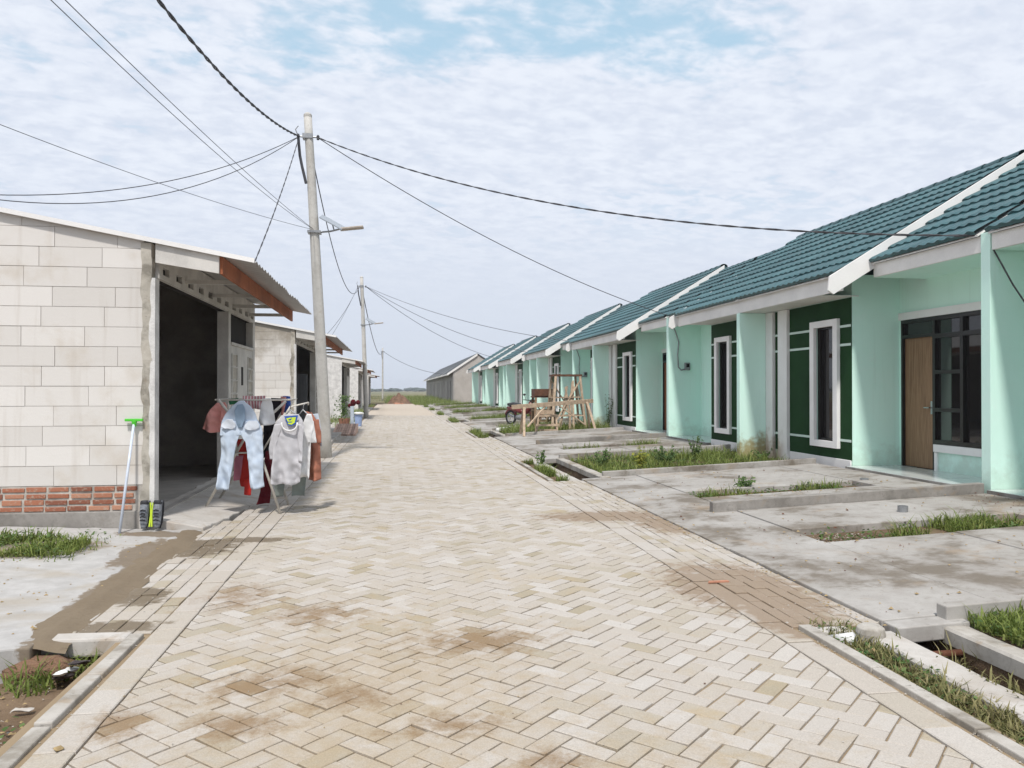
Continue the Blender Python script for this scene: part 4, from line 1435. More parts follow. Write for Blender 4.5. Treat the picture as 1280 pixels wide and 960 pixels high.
# ================================================================== UTILITY POLES
def pole(x, y, h, lean, r0, r1, label, lamp=True):
    o = thing('utility_pole', (x, y, 0), label, 'pole', 'concrete utility poles')
    n = 14
    path = [(x + lean * (k / n) ** 1.1, y, -0.1 + (h + 0.1) * k / n) for k in range(n + 1)]
    rad = [lerp(r0, r1, k / n) for k in range(n + 1)]
    MB().tube(path, rad, 20).build('shaft', 'pole_concrete', o, smooth=True)
    tx = x + lean
    MB().lathe((tx, y, h - 0.02), [(r1 * 1.05, 0), (r1 * 1.05, 0.05), (r1 * 0.6, 0.09), (0.01, 0.1)], 14).build('cap', 'pole_concrete', o)
    br = MB()
    br.tube([(tx - 0.22, y, h - 0.45), (tx + 0.24, y, h - 0.45)], 0.02, 8)
    br.box(tx - r1 - 0.02, tx + r1 + 0.02, y - r1 - 0.02, y + r1 + 0.02, h - 0.50, h - 0.40)
    br.tube([(tx - 0.2, y, h - 0.45), (tx - 0.26, y, h - 0.3), (tx - 0.2, y, h - 0.22)], 0.012, 6)
    br.build('bracket', 'steel_grey', o)
    ins_ = MB()
    for dx in (-0.2, 0.22):
        ins_.lathe((tx + dx, y - 0.03, h - 0.52), [(0.02, 0), (0.035, 0.02), (0.025, 0.05), (0.035, 0.08), (0.015, 0.11)], 10)
    ins_.build('insulator', 'cable', o)
    MB().tube([(tx - 0.2, y - 0.06, h - 0.42), (tx - 0.15, y - 0.14, h - 0.9), (tx - 0.1, y - 0.16, h - 1.15), (tx - 0.06 - lean * 0.1, y - r1 - 0.03, h - 1.5)], 0.03, 8).build('cable_drop', 'cable', o)
    if lamp:
        f = (4.9 / h) ** 1.1
        lx, lz = x + lean * f, 4.9
        l = MB().tube([(lx + 0.1, y, lz), (lx + 0.35, y - 0.05, lz + 0.02), (lx + 0.55, y - 0.08, lz + 0.07)], 0.02, 8).build('lamp_arm', 'steel_grey', o)
        MB().box(lx - 0.14, lx + 0.14, y - 0.14, y + 0.14, lz - 0.03, lz + 0.02).build('clamp', 'steel_grey', o)
        hb = MB()
        a, b = Vector((lx + 0.55, y - 0.08, lz + 0.06)), Vector((lx + 1.05, y - 0.1, lz + 0.12))
        hb.bar(a, b, 0.20, 0.05)
        hb.build('lamp_head', 'lamp_head', l, bevel=0.015)
        c = Vector((lx + 0.38, y - 0.06, lz + 0.20))
        ax, ay, nz = Vector((0.80, 0, -0.42)).normalized(), Vector((0.1, 0.93, 0.33)).normalized(), None
        pn = MB()
        vs = [c + ax * (sx_ * 0.27) + ay * (sy_ * 0.20) + Vector((0, 0, dz_)) for dz_ in (0, 0.025) for sx_, sy_ in ((-1, -1), (1, -1), (1, 1), (-1, 1))]
        pn.add(vs, [(0, 3, 2, 1), (4, 5, 6, 7), (0, 1, 5, 4), (1, 2, 6, 5), (2, 3, 7, 6), (3, 0, 4, 7)])
        pn.build('solar_panel', 'solar', l)
        MB().tube([c + Vector((0, 0, -0.01)), (lx + 0.42, y - 0.06, lz + 0.04)], 0.015, 6).build('panel_stalk', 'steel_grey', l)
    return (tx, y, h - 0.45)


P1 = pole(-1.45, 17.8, 7.42, -0.40, 0.135, 0.085, 'tall leaning concrete utility pole with solar street lamp behind the clothes rack')
P2 = pole(-1.43, 43.0, 7.4, -0.25, 0.13, 0.085, 'second utility pole farther down the left roadside')
P3 = pole(-1.5, 112.0, 7.2, 0.0, 0.13, 0.085, 'farthest thin utility pole near the end of the road', False)


def wire(a, b, sag, r, label, mat='cable', n=28, twist=False):
    a, b = Vector(a), Vector(b)
    pts = []
    for k in range(n + 1):
        f = k / n
        p = a.lerp(b, f)
        p.z -= sag * 4 * f * (1 - f)
        pts.append(p)
    mb = MB()
    if twist:
        L = (b - a).length
        fine = []
        m_ = min(260, int(L / 0.12))
        for s_ in (0, math.pi):
            q = []
            for k in range(m_ + 1):
                f = k / m_
                p = a.lerp(b, f)
                p.z -= sag * 4 * f * (1 - f)
                w_ = f * L * 9 + s_
                q.append(p + Vector((0, 0, r * 0.8 * math.sin(w_))) + Vector((r * 0.8 * math.cos(w_), 0, 0)))
            mb.tube(q, r * 0.75, 5)
    else:
        mb.tube(pts, r, 6)
    o = mb.build('overhead_cable', mat)
    return tag(o, label, 'cable', 'overhead cables')


p1l = (P1[0] - 0.18, P1[1], P1[2])
p1r = (P1[0] + 0.2, P1[1], P1[2])


def away(p, u, v, Y):
    X, Z = atY(u, v, Y)
    return (X, Y, Z)


wire(p1l, away(0, 140, -75, 8.5), 0.30, 0.017, 'thick black bundled cable rising from the first pole to the top left', twist=True)
lampz = (P1[0] + 0.14, P1[1], 4.95)
wire(lampz, away(0, -40, -120, 6.0), 0.10, 0.0045, 'upper of two thin lines running from the lamp bracket to the top left', 'cable_thin')
wire(lampz, away(0, -60, -120, 6.2), 0.16, 0.0045, 'lower of two thin lines running from the lamp bracket to the top left', 'cable_thin')
wire(lampz, away(0, -140, 100, 9.0), 0.12, 0.005, 'faint thin line from the lamp bracket to the left photo edge', 'cable_thin')
wire(p1l, away(0, -150, 232, 12.0), 0.55, 0.0075, 'upper sagging service cable from first pole to the left edge', 'cable')
wire(p1l, away(0, -150, 222, 11.6), 0.80, 0.0075, 'lower sagging service cable from first pole to the left edge', 'cable')
wire(p1l, (-1.95, 11.2, 2.98), 0.12, 0.008, 'pair-like service drop from first pole down to the near left roof', 'cable', twist=True)
w0 = (7.36, 8.98, 3.40)
wire(p1r, w0, 0.55, 0.011, 'long black cable crossing the road to the nearest mint house', twist=True)
wire(p1r, (7.36, 20.5, 3.42), 0.35, 0.009, 'black cable crossing the road to the red-brown-door house wall')
wire((P1[0] + 0.03, P1[1] + 0.1, P1[2] - 0.1), (P2[0] - 0.1, P2[1], P2[2]), 1.5, 0.014, 'cable hanging between the first and second pole')
p2r = (P2[0] + 0.2, P2[1], P2[2])
wire(p2r, (7.4, 42.6, 3.45), 0.5, 0.013, 'upper cable from second pole to the mint row', 'cable_thin')
wire(p2r, (7.4, 53.2, 3.45), 0.6, 0.013, 'lower cable from second pole to the mint row', 'cable_thin')
wire(p2r, (7.4, 32.2, 3.45), 0.4, 0.012, 'cable from second pole to the house behind the trestle', 'cable_thin')
wire((P2[0] - 0.18, P2[1], P2[2]), (-2.6, 28.0, 3.05), 0.3, 0.010, 'service drop from second pole to the orange fascia house', 'cable_thin')
wire((P2[0] - 0.18, P2[1], P2[2]), (-3.6, 39.5, 3.1), 0.2, 0.010, 'service drop from second pole to the pale left house', 'cable_thin')
wire((P2[0], P2[1] + 0.1, P2[2]), P3, 1.6, 0.028, 'cable hanging between the second and farthest pole', 'cable_thin')
wire((P3[0] + 0.1, P3[1], P3[2]), (6.2, 100.0, 3.4), 0.6, 0.03, 'cable from the farthest pole to the grey row', 'cable_thin')
o = MB().tube([w0, (7.31, 8.9, 3.25), (7.34, 8.78, 3.02), (7.45, 8.72, 2.75), (7.62, 8.70, 2.5), (7.85, 8.75, 2.38)], 0.010, 8).build('house_cable', 'cable', smooth=True)
tag(o, 'short black cable drooping from the nearest mint wing wall top', 'cable')

# ================================================================== CLOTHES RACK
def c3(x, y, Y):
    X, Z = atY(240 + x / 5.333, 470 + y / 5.333, Y)
    return X, Z


rk = thing('drying_rack', (-1.85, 10.1, 0.05), 'folding white tube clothes rack loaded with laundry', 'rack')


def rk_bar(name, pts, r=0.016):
    MB().tube(pts, r, 8).build(name, 'rack_tube', rk, smooth=True)


def pt(x, y, Y):
    X, Z = c3(x, y, Y)
    return (X, Y, Z)


fl, fr_ = gnd(258, 630, 0.085), gnd(351, 643, 0.004)
YF = 9.82
lx0, lz0 = c3(95, 850, 9.95)
rx0, rz0 = c3(592, 925, YF)
for k, yy in enumerate((0.0, 0.75)):
    rk_bar('leg', [(lx0, 9.95 + yy, 0.087), pt(345, 425, 9.95 + yy * 1.0) if not k else (lx0 + 0.46, 9.95 + yy, 0.82), (lx0 + 0.92, 9.95 + yy, 1.34)])
    rk_bar('leg', [(rx0, YF + yy, 0.004 if not k else 0.0), (rx0 - 0.235, YF + yy, 0.72), (rx0 - 0.71, YF + yy, 1.36)])
xl_, xr_ = rx0 - 0.73, lx0 + 0.95
for yy, zz_ in ((9.84, 1.36), (10.02, 1.35), (10.2, 1.36), (10.4, 1.35), (10.58, 1.36)):
    rk_bar('rail', [(xl_ - 0.02, yy, zz_), (xr_ + 0.02, yy, zz_)], 0.006)
rk_bar('rail', [(xl_ - 0.02, 9.82, 1.36), (xl_ - 0.02, 10.6, 1.36)], 0.008)
rk_bar('rail', [(xr_ + 0.02, 9.82, 1.36), (xr_ + 0.02, 10.6, 1.36)], 0.008)
rk_bar('brace', [pt(285, 512, 9.93), pt(385, 512, 9.93)], 0.010)
rk_bar('wing_loop', [pt(470, 500, 9.86), pt(655, 205, 9.72), pt(775, 178, 9.9), pt(775, 190, 10.5)], 0.011)


def cloth(rows, n=56, amp=0.012, seed=0.0, sub=9, fx=26.0):
    """hanging fabric: rows of (x_left, x_right, y, z, half depth) lofted as a flattened, folded tube"""
    rings = []
    full = []
    for i in range(len(rows) - 1):
        for k in range(sub):
            full.append([lerp(a, b, k / sub) for a, b in zip(rows[i], rows[i + 1])])
    full.append(list(rows[-1]))
    zt, zb_ = full[0][3], full[-1][3]
    for (xa, xb, y, z, hd) in full:
        cx, hw = (xa + xb) / 2, (xb - xa) / 2
        dn = (zt - z) / max(0.05, zt - zb_)
        ring = []
        for k in range(n):
            a = 2 * math.pi * k / n
            ca, sa = math.cos(a), math.sin(a)
            x = cx + hw * math.copysign(abs(ca) ** 0.7, ca)
            f = mnoise.fractal(Vector((x * fx * 0.35 + seed, z * 3.0, seed * 1.7)), 0.8, 2, 3)
            g = math.sin(x * fx * 1.3 + seed * 3 + 2.2 * mnoise.noise(Vector((x * 3, z * 4, seed))))
            f2 = mnoise.fractal(Vector((x * 9 + z * 6 + seed, z * 7 - x * 4, seed * 2.3)), 0.9, 2, 2)
            amp2 = amp * (0.5 + 1.1 * dn)
            hem = 0.022 * mnoise.noise(Vector((x * 9, seed, 1))) * dn * dn
            ring.append((x + 0.012 * f, y + 0.55 * hd * math.copysign(abs(sa) ** 0.35, sa) + amp2 * (0.7 * f + 1.3 * g * (0.3 + dn) + 1.3 * f2), z + 0.010 * f + hem))
        rings.append(ring)
    return MB().loft(rings)


def rows3(pts, Y, hd=0.018):
    out = []
    for r in pts:
        xa, xb, y = r[:3]
        d = r[3] if len(r) > 3 else hd
        Xa, Z = c3(xa, y, Y)
        Xb, _ = c3(xb, y, Y)
        out.append((Xa, Xb, Y, Z, d))
    return out


def garment(name, pts, Y, mat, label, cat, seed, hd=0.018, amp=0.012, fx=22.0):
    o = cloth(rows3(pts, Y, hd), amp=amp, seed=seed, fx=fx).build(name, mat, smooth=True)
    return tag(o, label, cat, 'laundry on the rack')


# jeans
jn = thing('jeans', (-1.9, 9.78, 0.6), 'light blue jeans hung inside out with white pocket bags', 'jeans', 'laundry on the rack')
cloth(rows3([(315, 345, 165), (262, 395, 205), (225, 430, 250), (200, 448, 310), (195, 462, 350), (193, 470, 395)], 9.772, 0.03), seed=1.0, amp=0.007).build('hip', 'cloth_denim', jn, smooth=True)
cloth(rows3([(215, 300, 300), (196, 328, 372), (190, 302, 440), (185, 283, 540), (172, 268, 640), (162, 248, 757)], 9.755, 0.028), seed=2.0).build('trouser_leg', 'cloth_denim', jn, smooth=True)
cloth(rows3([(350, 440, 300), (322, 468, 372), (358, 470, 440), (372, 476, 540), (382, 478, 640), (392, 480, 748)], 9.755, 0.028), seed=3.0).build('trouser_leg', 'cloth_denim', jn, smooth=True)
cloth(rows3([(305, 335, 190), (285, 352, 230), (290, 355, 290), (308, 335, 345)], 9.735, 0.012), seed=4.0, amp=0.006).build('waist_opening', 'cloth_denim_dark', jn, smooth=True)
cloth(rows3([(232, 272, 288), (200, 292, 318), (193, 290, 338), (215, 270, 354)], 9.722, 0.012), seed=5.0, amp=0.006).build('pocket_bag', 'cloth_pocket', jn, smooth=True)
cloth(rows3([(378, 432, 298), (352, 446, 325), (346, 446, 346), (366, 425, 364)], 9.722, 0.012), seed=6.0, amp=0.006).build('pocket_bag', 'cloth_pocket', jn, smooth=True)
# grey t-shirt on a hanger
ts = thing('t_shirt', (-1.45, 9.7, 0.6), 'grey t-shirt on a hanger with blue and yellow neck emblem', 't-shirt', 'laundry on the rack')
cloth(rows3([(610, 705, 258, 0.03), (565, 735, 300, 0.035), (545, 745, 350), (540, 742, 430), (540, 735, 560), (528, 725, 680), (530, 720, 712), (560, 690, 724)], 9.66, 0.03), seed=7.0, amp=0.014).build('body', 'cloth_grey', ts, smooth=True)
cloth(rows3([(555, 610, 318), (530, 580, 400), (515, 560, 480), (518, 548, 556)], 9.65, 0.022), seed=8.0, amp=0.008).build('sleeve', 'cloth_grey', ts, smooth=True)
cloth(rows3([(690, 738, 318), (705, 745, 400), (712, 742, 480), (712, 738, 572)], 9.65, 0.022), seed=9.0, amp=0.008).build('sleeve', 'cloth_grey', ts, smooth=True)
nk = MB()
path = [pt(598, 312, 9.615)] + [pt(650 + 52 * math.cos(a), 322 + 44 * math.sin(a), 9.60) for a in [math.pi * (1 - k / 8) for k in range(9)]] + [pt(702, 312, 9.615)]
nk.tube(path, 0.011, 6)
nk.build('neckband', 'cloth_white', ts, smooth=True)
# emblem inside the neck: blue shield, yellow-green figure
def flat_poly(pts, Y, th):
    return MB().prism([c3(x, y, Y) for x, y in pts], Y, Y - th, 'y')


em = flat_poly([(615, 268), (708, 262), (692, 318), (670, 332), (640, 328)], 9.612, 0.004).build('emblem', 'cloth_blue', ts)
flat_poly([(628, 282), (660, 276), (662, 284), (640, 290), (650, 298), (664, 292), (664, 276), (694, 274), (684, 312), (664, 324), (642, 320), (640, 310), (660, 312), (672, 304), (640, 304)], 9.6075, 0.003).build('figure', 'neon', em)
cloth(rows3([(770, 800, 250, 0.03), (735, 815, 330), (738, 792, 420), (735, 788, 560), (722, 785, 680)], 9.80, 0.03), seed=10, amp=0.014).build('body', 'cloth_white', tag(thing('t_shirt', (-1.25, 9.8, 0.6), 'plain white t-shirt just behind the grey one', 't-shirt', 'laundry on the rack')), smooth=True)
wt_ = bpy.data.objects['t_shirt.001']
cloth(rows3([(785, 812, 300), (785, 826, 380), (775, 830, 442)], 9.80, 0.025), seed=11, amp=0.008).build('sleeve', 'cloth_white', wt_, smooth=True)
rs_ = thing('rust_shirt', (-1.15, 10.0, 0.6), 'rust brown shirt hanging at the right end of the rack', 'shirt', 'laundry on the rack')
cloth(rows3([(750, 800, 240, 0.03), (765, 830, 300), (785, 850, 380), (785, 858, 480), (780, 862, 600), (778, 862, 690)], 10.0, 0.035), seed=12, amp=0.016).build('body', 'cloth_rust', rs_, smooth=True)
cloth(rows3([(815, 845, 290), (835, 858, 370), (838, 860, 450)], 9.98, 0.03), seed=13, amp=0.008).build('sleeve', 'cloth_rust', rs_, smooth=True)
garment('pale_shirt', [(800, 835, 255), (830, 855, 300), (836, 862, 400), (838, 864, 470)], 10.12, 'cloth_pale', 'pale blue shirt mostly hidden behind the rust brown shirt', 'shirt', 14)
tr_ = thing('sage_trousers', (-1.4, 9.95, 0.5), 'grey green trousers whose legs hang below the grey t-shirt', 'trousers', 'laundry on the rack')
cloth(rows3([(545, 755, 420), (545, 758, 560)], 9.92, 0.025), seed=15).build('hip', 'cloth_sage', tr_, smooth=True)
cloth(rows3([(545, 650, 560), (540, 620, 700), (560, 612, 800)], 9.92, 0.025), seed=16).build('trouser_leg', 'cloth_sage', tr_, smooth=True)
cloth(rows3([(650, 758, 560), (672, 760, 690), (668, 752, 798)], 9.92, 0.025), seed=17).build('trouser_leg', 'cloth_sage', tr_, smooth=True)
pk = thing('pink_t_shirt', (-2.3, 10.25, 1.0), 'salmon pink t-shirt slung over the left end of the rack', 't-shirt', 'laundry on the rack')
cloth(rows3([(165, 215, 180), (120, 225, 225), (95, 222, 270), (75, 212, 320), (62, 205, 355), (130, 190, 378)], 10.2, 0.03), seed=18, amp=0.02).build('body', 'cloth_pink', pk, smooth=True)
cloth(rows3([(200, 232, 190), (195, 235, 240), (190, 225, 300)], 10.16, 0.02), seed=19).build('sleeve', 'cloth_pink', pk, smooth=True)
garment('white_shorts', [(475, 522, 150), (460, 535, 190), (448, 545, 250), (440, 556, 325)], 9.9, 'cloth_white', 'small white shorts beside the jeans', 'shorts', 20, 0.03)
garment('striped_cloth', [(340, 490, 132), (345, 488, 170), (380, 470, 222)], 10.05, 'cloth_stripe', 'pink and white striped cloth over the top rail', 'cloth', 21)
garment('black_trousers', [(528, 600, 146), (530, 596, 230), (478, 560, 300), (474, 535, 420), (470, 530, 545)], 10.2, 'cloth_black', 'black garment hanging in the middle of the rack', 'garment', 22, 0.03)
garment('salmon_cloth', [(588, 628, 140), (590, 622, 200), (592, 612, 255)], 10.3, 'cloth_salmon', 'narrow salmon cloth between black and blue laundry', 'cloth', 23)
garment('blue_cloth', [(603, 658, 135), (606, 656, 190), (610, 640, 245)], 10.38, 'cloth_blue', 'bright blue cloth at the right of the top rail', 'cloth', 24)
garment('green_cloth', [(245, 305, 150), (248, 302, 170), (255, 290, 190)], 10.38, 'cloth_green', 'dark green cloth behind the pink t-shirt', 'cloth', 25)
garment('maroon_dress', [(488, 535, 500), (482, 540, 600), (470, 535, 700), (452, 528, 800), (440, 520, 845)], 10.1, 'cloth_maroon', 'long dark maroon dress hem between the rack legs', 'dress', 26, 0.035)
garment('red_dress', [(300, 392, 420), (312, 390, 520), (318, 388, 620), (320, 385, 735)], 10.22, 'cloth_red', 'bright red cloth hanging behind the jeans legs', 'cloth', 27, 0.03)
garment('red_scarf', [(345, 400, 690), (348, 398, 740), (345, 395, 795)], 10.1, 'cloth_red', 'low red cloth end just above the ground behind the jeans', 'cloth', 28, 0.03)
garment('mauve_shirt', [(285, 345, 530), (280, 335, 600), (280, 318, 695)], 10.12, 'cloth_mauve', 'mauve pink shirt between the jeans legs', 'shirt', 29, 0.025)
for lab, y_, xs_ in (('grey plastic hanger holding the grey t-shirt', 9.68, (600, 655, 730)), ('grey plastic hanger behind the grey t-shirt', 9.84, (690, 740, 800))):
    h_ = MB()
    a, b, c = pt(xs_[0], 290, y_), pt(xs_[1], 225, y_), pt(xs_[2], 285, y_)
    h_.tube([a, b, c], 0.009, 6)
    h_.tube([b, pt(xs_[1] + 4, 195, y_), pt(xs_[1] + 14, 182, y_)], 0.006, 6)
    tag(h_.build('clothes_hanger', 'steel_grey', smooth=True), lab, 'hanger', 'hangers')

# ================================================================== SMALL THINGS ON THE LEFT
sq = thing('squeegee', (-3.0, 8.6, 0.06), 'floor squeegee with white handle and lime green head leaning on the block wall', 'squeegee')
b0 = gnd(150, 652, 0.06)
tX, tZ = atY(168, 526, 8.72)
MB().tube([(atY(150, 652, 8.45)[0], 8.45, 0.05), (tX, 8.72, tZ)], 0.0135, 10).build('handle', 'bluish_pole', sq, smooth=True)
hm = MB()
hm.box(tX - 0.09, tX + 0.085, 8.70, 8.74, tZ - 0.005, tZ + 0.022)
hm.lathe((tX, 8.72, tZ - 0.06), [(0.018, 0), (0.024, 0.03), (0.03, 0.06)], 10)
hm.build('head', 'lime_plastic', sq, bevel=0.006)


def shoe(cx, flip, label):
    s = thing('trainer', (cx, 8.66, 0.06), label, 'shoe', 'pair of trainers')
    y0 = 8.63

    def prof(f):      # f 0 toe .. 1 heel, shoe stands on its toe leaning to the wall
        w_ = 0.050 * (0.62 + 0.75 * f - 0.55 * f * f) * (0.75 + 0.25 * min(1, f * 6))
        d_ = 0.030 + 0.035 * min(1, f * 1.6)
        return w_, d_
    for part, mat, lo, hi, wk in (('upper', 'shoe_grey', 0.02, 1.0, 1.0), ('sole', 'shoe_black', 0.0, 1.0, 1.06)):
        rings = []
        for k in range(12):
            f = k / 11
            w_, d_ = prof(f)
            z = 0.065 + 0.275 * f
            yb = y0 + 0.06 * f
            ring = []
            for a in range(14):
                an = 2 * math.pi * a / 14
                if part == 'upper':
                    ring.append((cx + w_ * math.cos(an), yb - d_ * 0.5 + d_ * math.sin(an) * (0.55 if f < 0.5 else 0.75), z))
                else:
                    ring.append((cx + w_ * wk * math.cos(an) + flip * 0.004, yb + 0.022 + 0.012 * math.sin(an), z - 0.004))
            rings.append(ring)
        MB().loft(rings).build(part, mat, s, smooth=True)
    m_ = MB()
    m_.lathe((cx, y0 + 0.015, 0.25), [(0.030, 0), (0.040, 0.03), (0.043, 0.075), (0.036, 0.095), (0.026, 0.09), (0.02, 0.03)], 14)
    m_.build('collar', 'shoe_black', s, smooth=True)
    m_ = MB()
    for k in range(4):
        z = 0.15 + k * 0.033
        m_.tube([(cx - 0.026, y0 - 0.052 + k * 0.004, z), (cx, y0 - 0.064 + k * 0.004, z + 0.012), (cx + 0.026, y0 - 0.052 + k * 0.004, z)], 0.006, 5)
    m_.build('laces', 'shoe_black', s)
    m_ = MB()
    m_.tube([(cx - flip * 0.052, y0 - 0.005, 0.08), (cx - flip * 0.060, y0 + 0.02, 0.2), (cx - flip * 0.05, y0 + 0.045, 0.32)], 0.009, 6)
    m_.build('side_stripe', 'neon', s)


sxl = atY(179.5, 640, 8.6)[0]
sxr = atY(196, 640, 8.6)[0]
shoe(sxl, -1, 'left grey and neon trainer propped against the door jamb')
shoe(sxr, 1, 'right grey and neon trainer propped against the door jamb')

# concrete beam end over the ditch on the left, rubble and litter
o = MB().prism([(-2.08, -0.10), (-1.57, -0.09), (-1.566, 0.012), (-2.06, 0.02)], 5.02, 5.16, 'y').build('concrete_beam', 'concrete_pale', bevel=0.015)
tag(o, 'short pale concrete beam edging the paved apron over the mud', 'beam')


def rock(name, x, y, z, r, mat, label, cat, seed, sq=(1, 1, 0.6), group=None):
    m_ = MB().sphere((x, y, z), r, 12, 8, sq)
    m_.v = [tuple(Vector(p) + Vector((x, y, z) - Vector(p) if False else (0, 0, 0)) + (Vector(p) - Vector((x, y, z))) * (0.35 * mnoise.noise(Vector(p) * (1.6 / r) + Vector((seed, 0, 0))))) for p in m_.v]
    return tag(m_.build(name, mat), label, cat, group)


gx, gy = gnd(20, 805, 0)
rock('rubble_lump', gx - 0.05, gy - 0.04, -0.10, 0.16, 'concrete_dark', 'grey rubble lump at the slab edge by left border', 'rubble', 1.1, (1.3, 0.8, 0.5))
gx, gy = gnd(42, 812, 0)
rock('rubble_lump', gx + 0.02, gy + 0.02, -0.12, 0.17, 'dirt_heap', 'brown earth clod under the broken forecourt corner', 'rubble', 5.1, (1.5, 0.7, 0.45))
gx, gy = gnd(104, 822, -0.12)
pkx, pky = gnd(86, 846, -0.11)
rock('husk_pile', gx, gy, -0.13, 0.06, 'litter_tan', 'pale tan husk heap above the snack packet', 'litter', 2.2, (1.3, 0.8, 0.5))


def crumple(name, cx, cy, cz, w_, l_, ang, mat, label, seed, amp=0.02, tilt=0.0, group='litter'):
    m_ = MB()
    n = 7
    vs = []
    ca_, sa_ = math.cos(ang), math.sin(ang)
    for s_ in (1, -1):
        for j in range(n):
            for i in range(n):
                a, b = (i / (n - 1) - 0.5) * w_, (j / (n - 1) - 0.5) * l_
                e = 1 - max(abs(i / (n - 1) - 0.5), abs(j / (n - 1) - 0.5)) * 2
                h = amp * (mnoise.fractal(Vector((a * 18 + seed, b * 18, seed)), 0.9, 2, 3)) + s_ * amp * 0.8 * min(1, e * 2.5) + b * tilt
                vs.append((cx + a * ca_ - b * sa_, cy + a * sa_ + b * ca_, cz + amp + h))
    fs = []
    for s_ in (0, 1):
        fs += [tuple(s_ * n * n + q for q in (j * n + i, j * n + i + 1, (j + 1) * n + i + 1, (j + 1) * n + i)) for j in range(n - 1) for i in range(n - 1)]
    m_.add(vs, fs)
    return tag(m_.build(name, mat, smooth=True), label, 'litter', group)


pkt = thing('snack_packet', (pkx, pky, -0.14), 'torn dark and white snack packet in the mud by the kerb', 'litter', 'litter')
for k, (dx, dy, mt_) in enumerate(((-0.02, 0.0, 'litter_dark'), (0.0, 0.055, 'litter_white'), (-0.015, -0.06, 'litter_white'), (0.045, 0.04, 'litter_dark'))):
    c_ = crumple('packet_side', pkx + dx, pky + dy, -0.115 + 0.02 * k, 0.11 if mt_ == 'litter_dark' else 0.07, 0.18 if k == 0 else 0.09, 0.3, mt_, 'x', 4.0 + k, 0.012, -0.25)
    del c_['label'], c_['category'], c_['group']
    wloc = WL[c_.name]
    c_.parent = pkt
    c_.location = wloc - WL[pkt.name]
gx, gy = gnd(15, 934, -0.14)
crumple('plastic_scrap', gx, gy, -0.15, 0.07, 0.05, 0.5, 'litter_blue', 'pale blue plastic scrap beside the left kerb', 9.0, 0.012)
gx, gy = gnd(30, 888, -0.15)
crumple('paper_scrap', gx, gy, -0.155, 0.10, 0.035, 0.1, 'concrete_pale', 'whitish flattened paper lying in the mud', 10.0, 0.012)
gx, gy = gnd(75, 937, 0.004)
crumple('dry_leaf', gx, gy, 0.003, 0.035, 0.03, 0.7, 'litter_tan', 'small curled brown leaf on the left edge course', 12.0, 0.010)
# right side litter and fittings by the drain
gx, gy = 2.93, 4.83
pc = MB().lathe((2.85, 4.47, -0.115), [(0.085, 0), (0.085, 0.13), (0.078, 0.16), (0.055, 0.175), (0.01, 0.18)], 18)
tag(pc.build('concrete_stub', 'concrete_mid', smooth=False, bevel=0.004), 'rounded pale concrete stub at the driveway corner over the drain', 'post')
b_ = MB().prism([(2.50, -0.10), (2.80, -0.10), (2.80, 0.0), (2.50, 0.004)], 4.56, 4.67, 'y')
tag(b_.build('concrete_beam', 'concrete_pale', bevel=0.012), 'pale concrete lintel beside the rounded stub at the right apron', 'beam')
gx, gy = gnd(1052, 803, -0.03)
cp = MB()
a = Vector((gx, gy, -0.01))
cp.loft([[a + Vector((-0.06, 0.03, -0.01)) + Vector((0.012 * math.cos(k), 0.024 * math.sin(k) * 0.6, 0.026 * math.sin(k))) for k in [2 * math.pi * q / 12 for q in range(12)]],
         [a + Vector((0.06, -0.03, 0.01)) + Vector((0.018 * math.cos(k), 0.03 * math.sin(k) * 0.6, 0.036 * math.sin(k))) for k in [2 * math.pi * q / 12 for q in range(12)]]])
tag(cp.build('plastic_cup', 'litter_white', smooth=True), 'crushed white plastic cup lying by the right kerb', 'cup', 'litter')
gx, gy = gnd(1078, 817, -0.04)
crumple('wrapper', gx, gy, -0.05, 0.10, 0.05, 0.4, 'litter_green', 'green and white wrapper beside the plastic cup', 14.0, 0.014)
crumple('wrapper', gx + 0.06, gy + 0.0, -0.04, 0.06, 0.05, 0.9, 'litter_tan', 'yellowish wrapper next to the green one', 15.0, 0.014)
gx, gy = gnd(898, 728, 0.004)
sh = MB().prism([(gx - 0.09, gy - 0.012), (gx + 0.085, gy - 0.004), (gx + 0.075, gy + 0.022), (gx - 0.07, gy + 0.02)], 0.003, 0.018, 'z')
tag(sh.build('brick_shard', 'terracotta', bevel=0.003), 'thin orange brick shard on the muddy right paving', 'shard')
gx, gy = gnd(1128, 640, 0.13)
ps = MB().lathe((gx, gy, 0.10), [(0.055, 0), (0.055, 0.10), (0.045, 0.10), (0.045, 0.02), (0.005, 0.02)], 16)
tag(ps.build('pipe_stub', 'steel_grey', smooth=False), 'short dark pipe stub standing in the near driveway', 'pipe')
gx, gy = gnd(1080, 602, 0.16)
ps = MB().lathe((gx, gy, 0.15), [(0.06, 0), (0.06, 0.06), (0.05, 0.06), (0.05, 0.01), (0.005, 0.01)], 16)
tag(ps.build('pipe_stub', 'steel_grey', smooth=False), 'short pipe stub near the tiled porch of the tan-door house', 'pipe')
mp = MB().tube([(3.04, 4.40, -0.12), (3.38, 4.37, -0.10)], 0.022, 10)
tag(mp.build('rusty_pipe', 'rust_metal', smooth=True), 'rusty pipe crossing the drain under the driveway edge', 'pipe')
ax_, ay_ = gnd(622, 541, 0.0)
bx_, by_ = gnd(641, 537, 0.06)
wp = MB().tube([(ax_, ay_, 0.09), (bx_ + 0.1, by_, 0.11)], 0.085, 14)
tag(wp.build('plastic_pipe', 'litter_white', smooth=True), 'white plastic pipe offcut lying by the sawhorse', 'pipe')

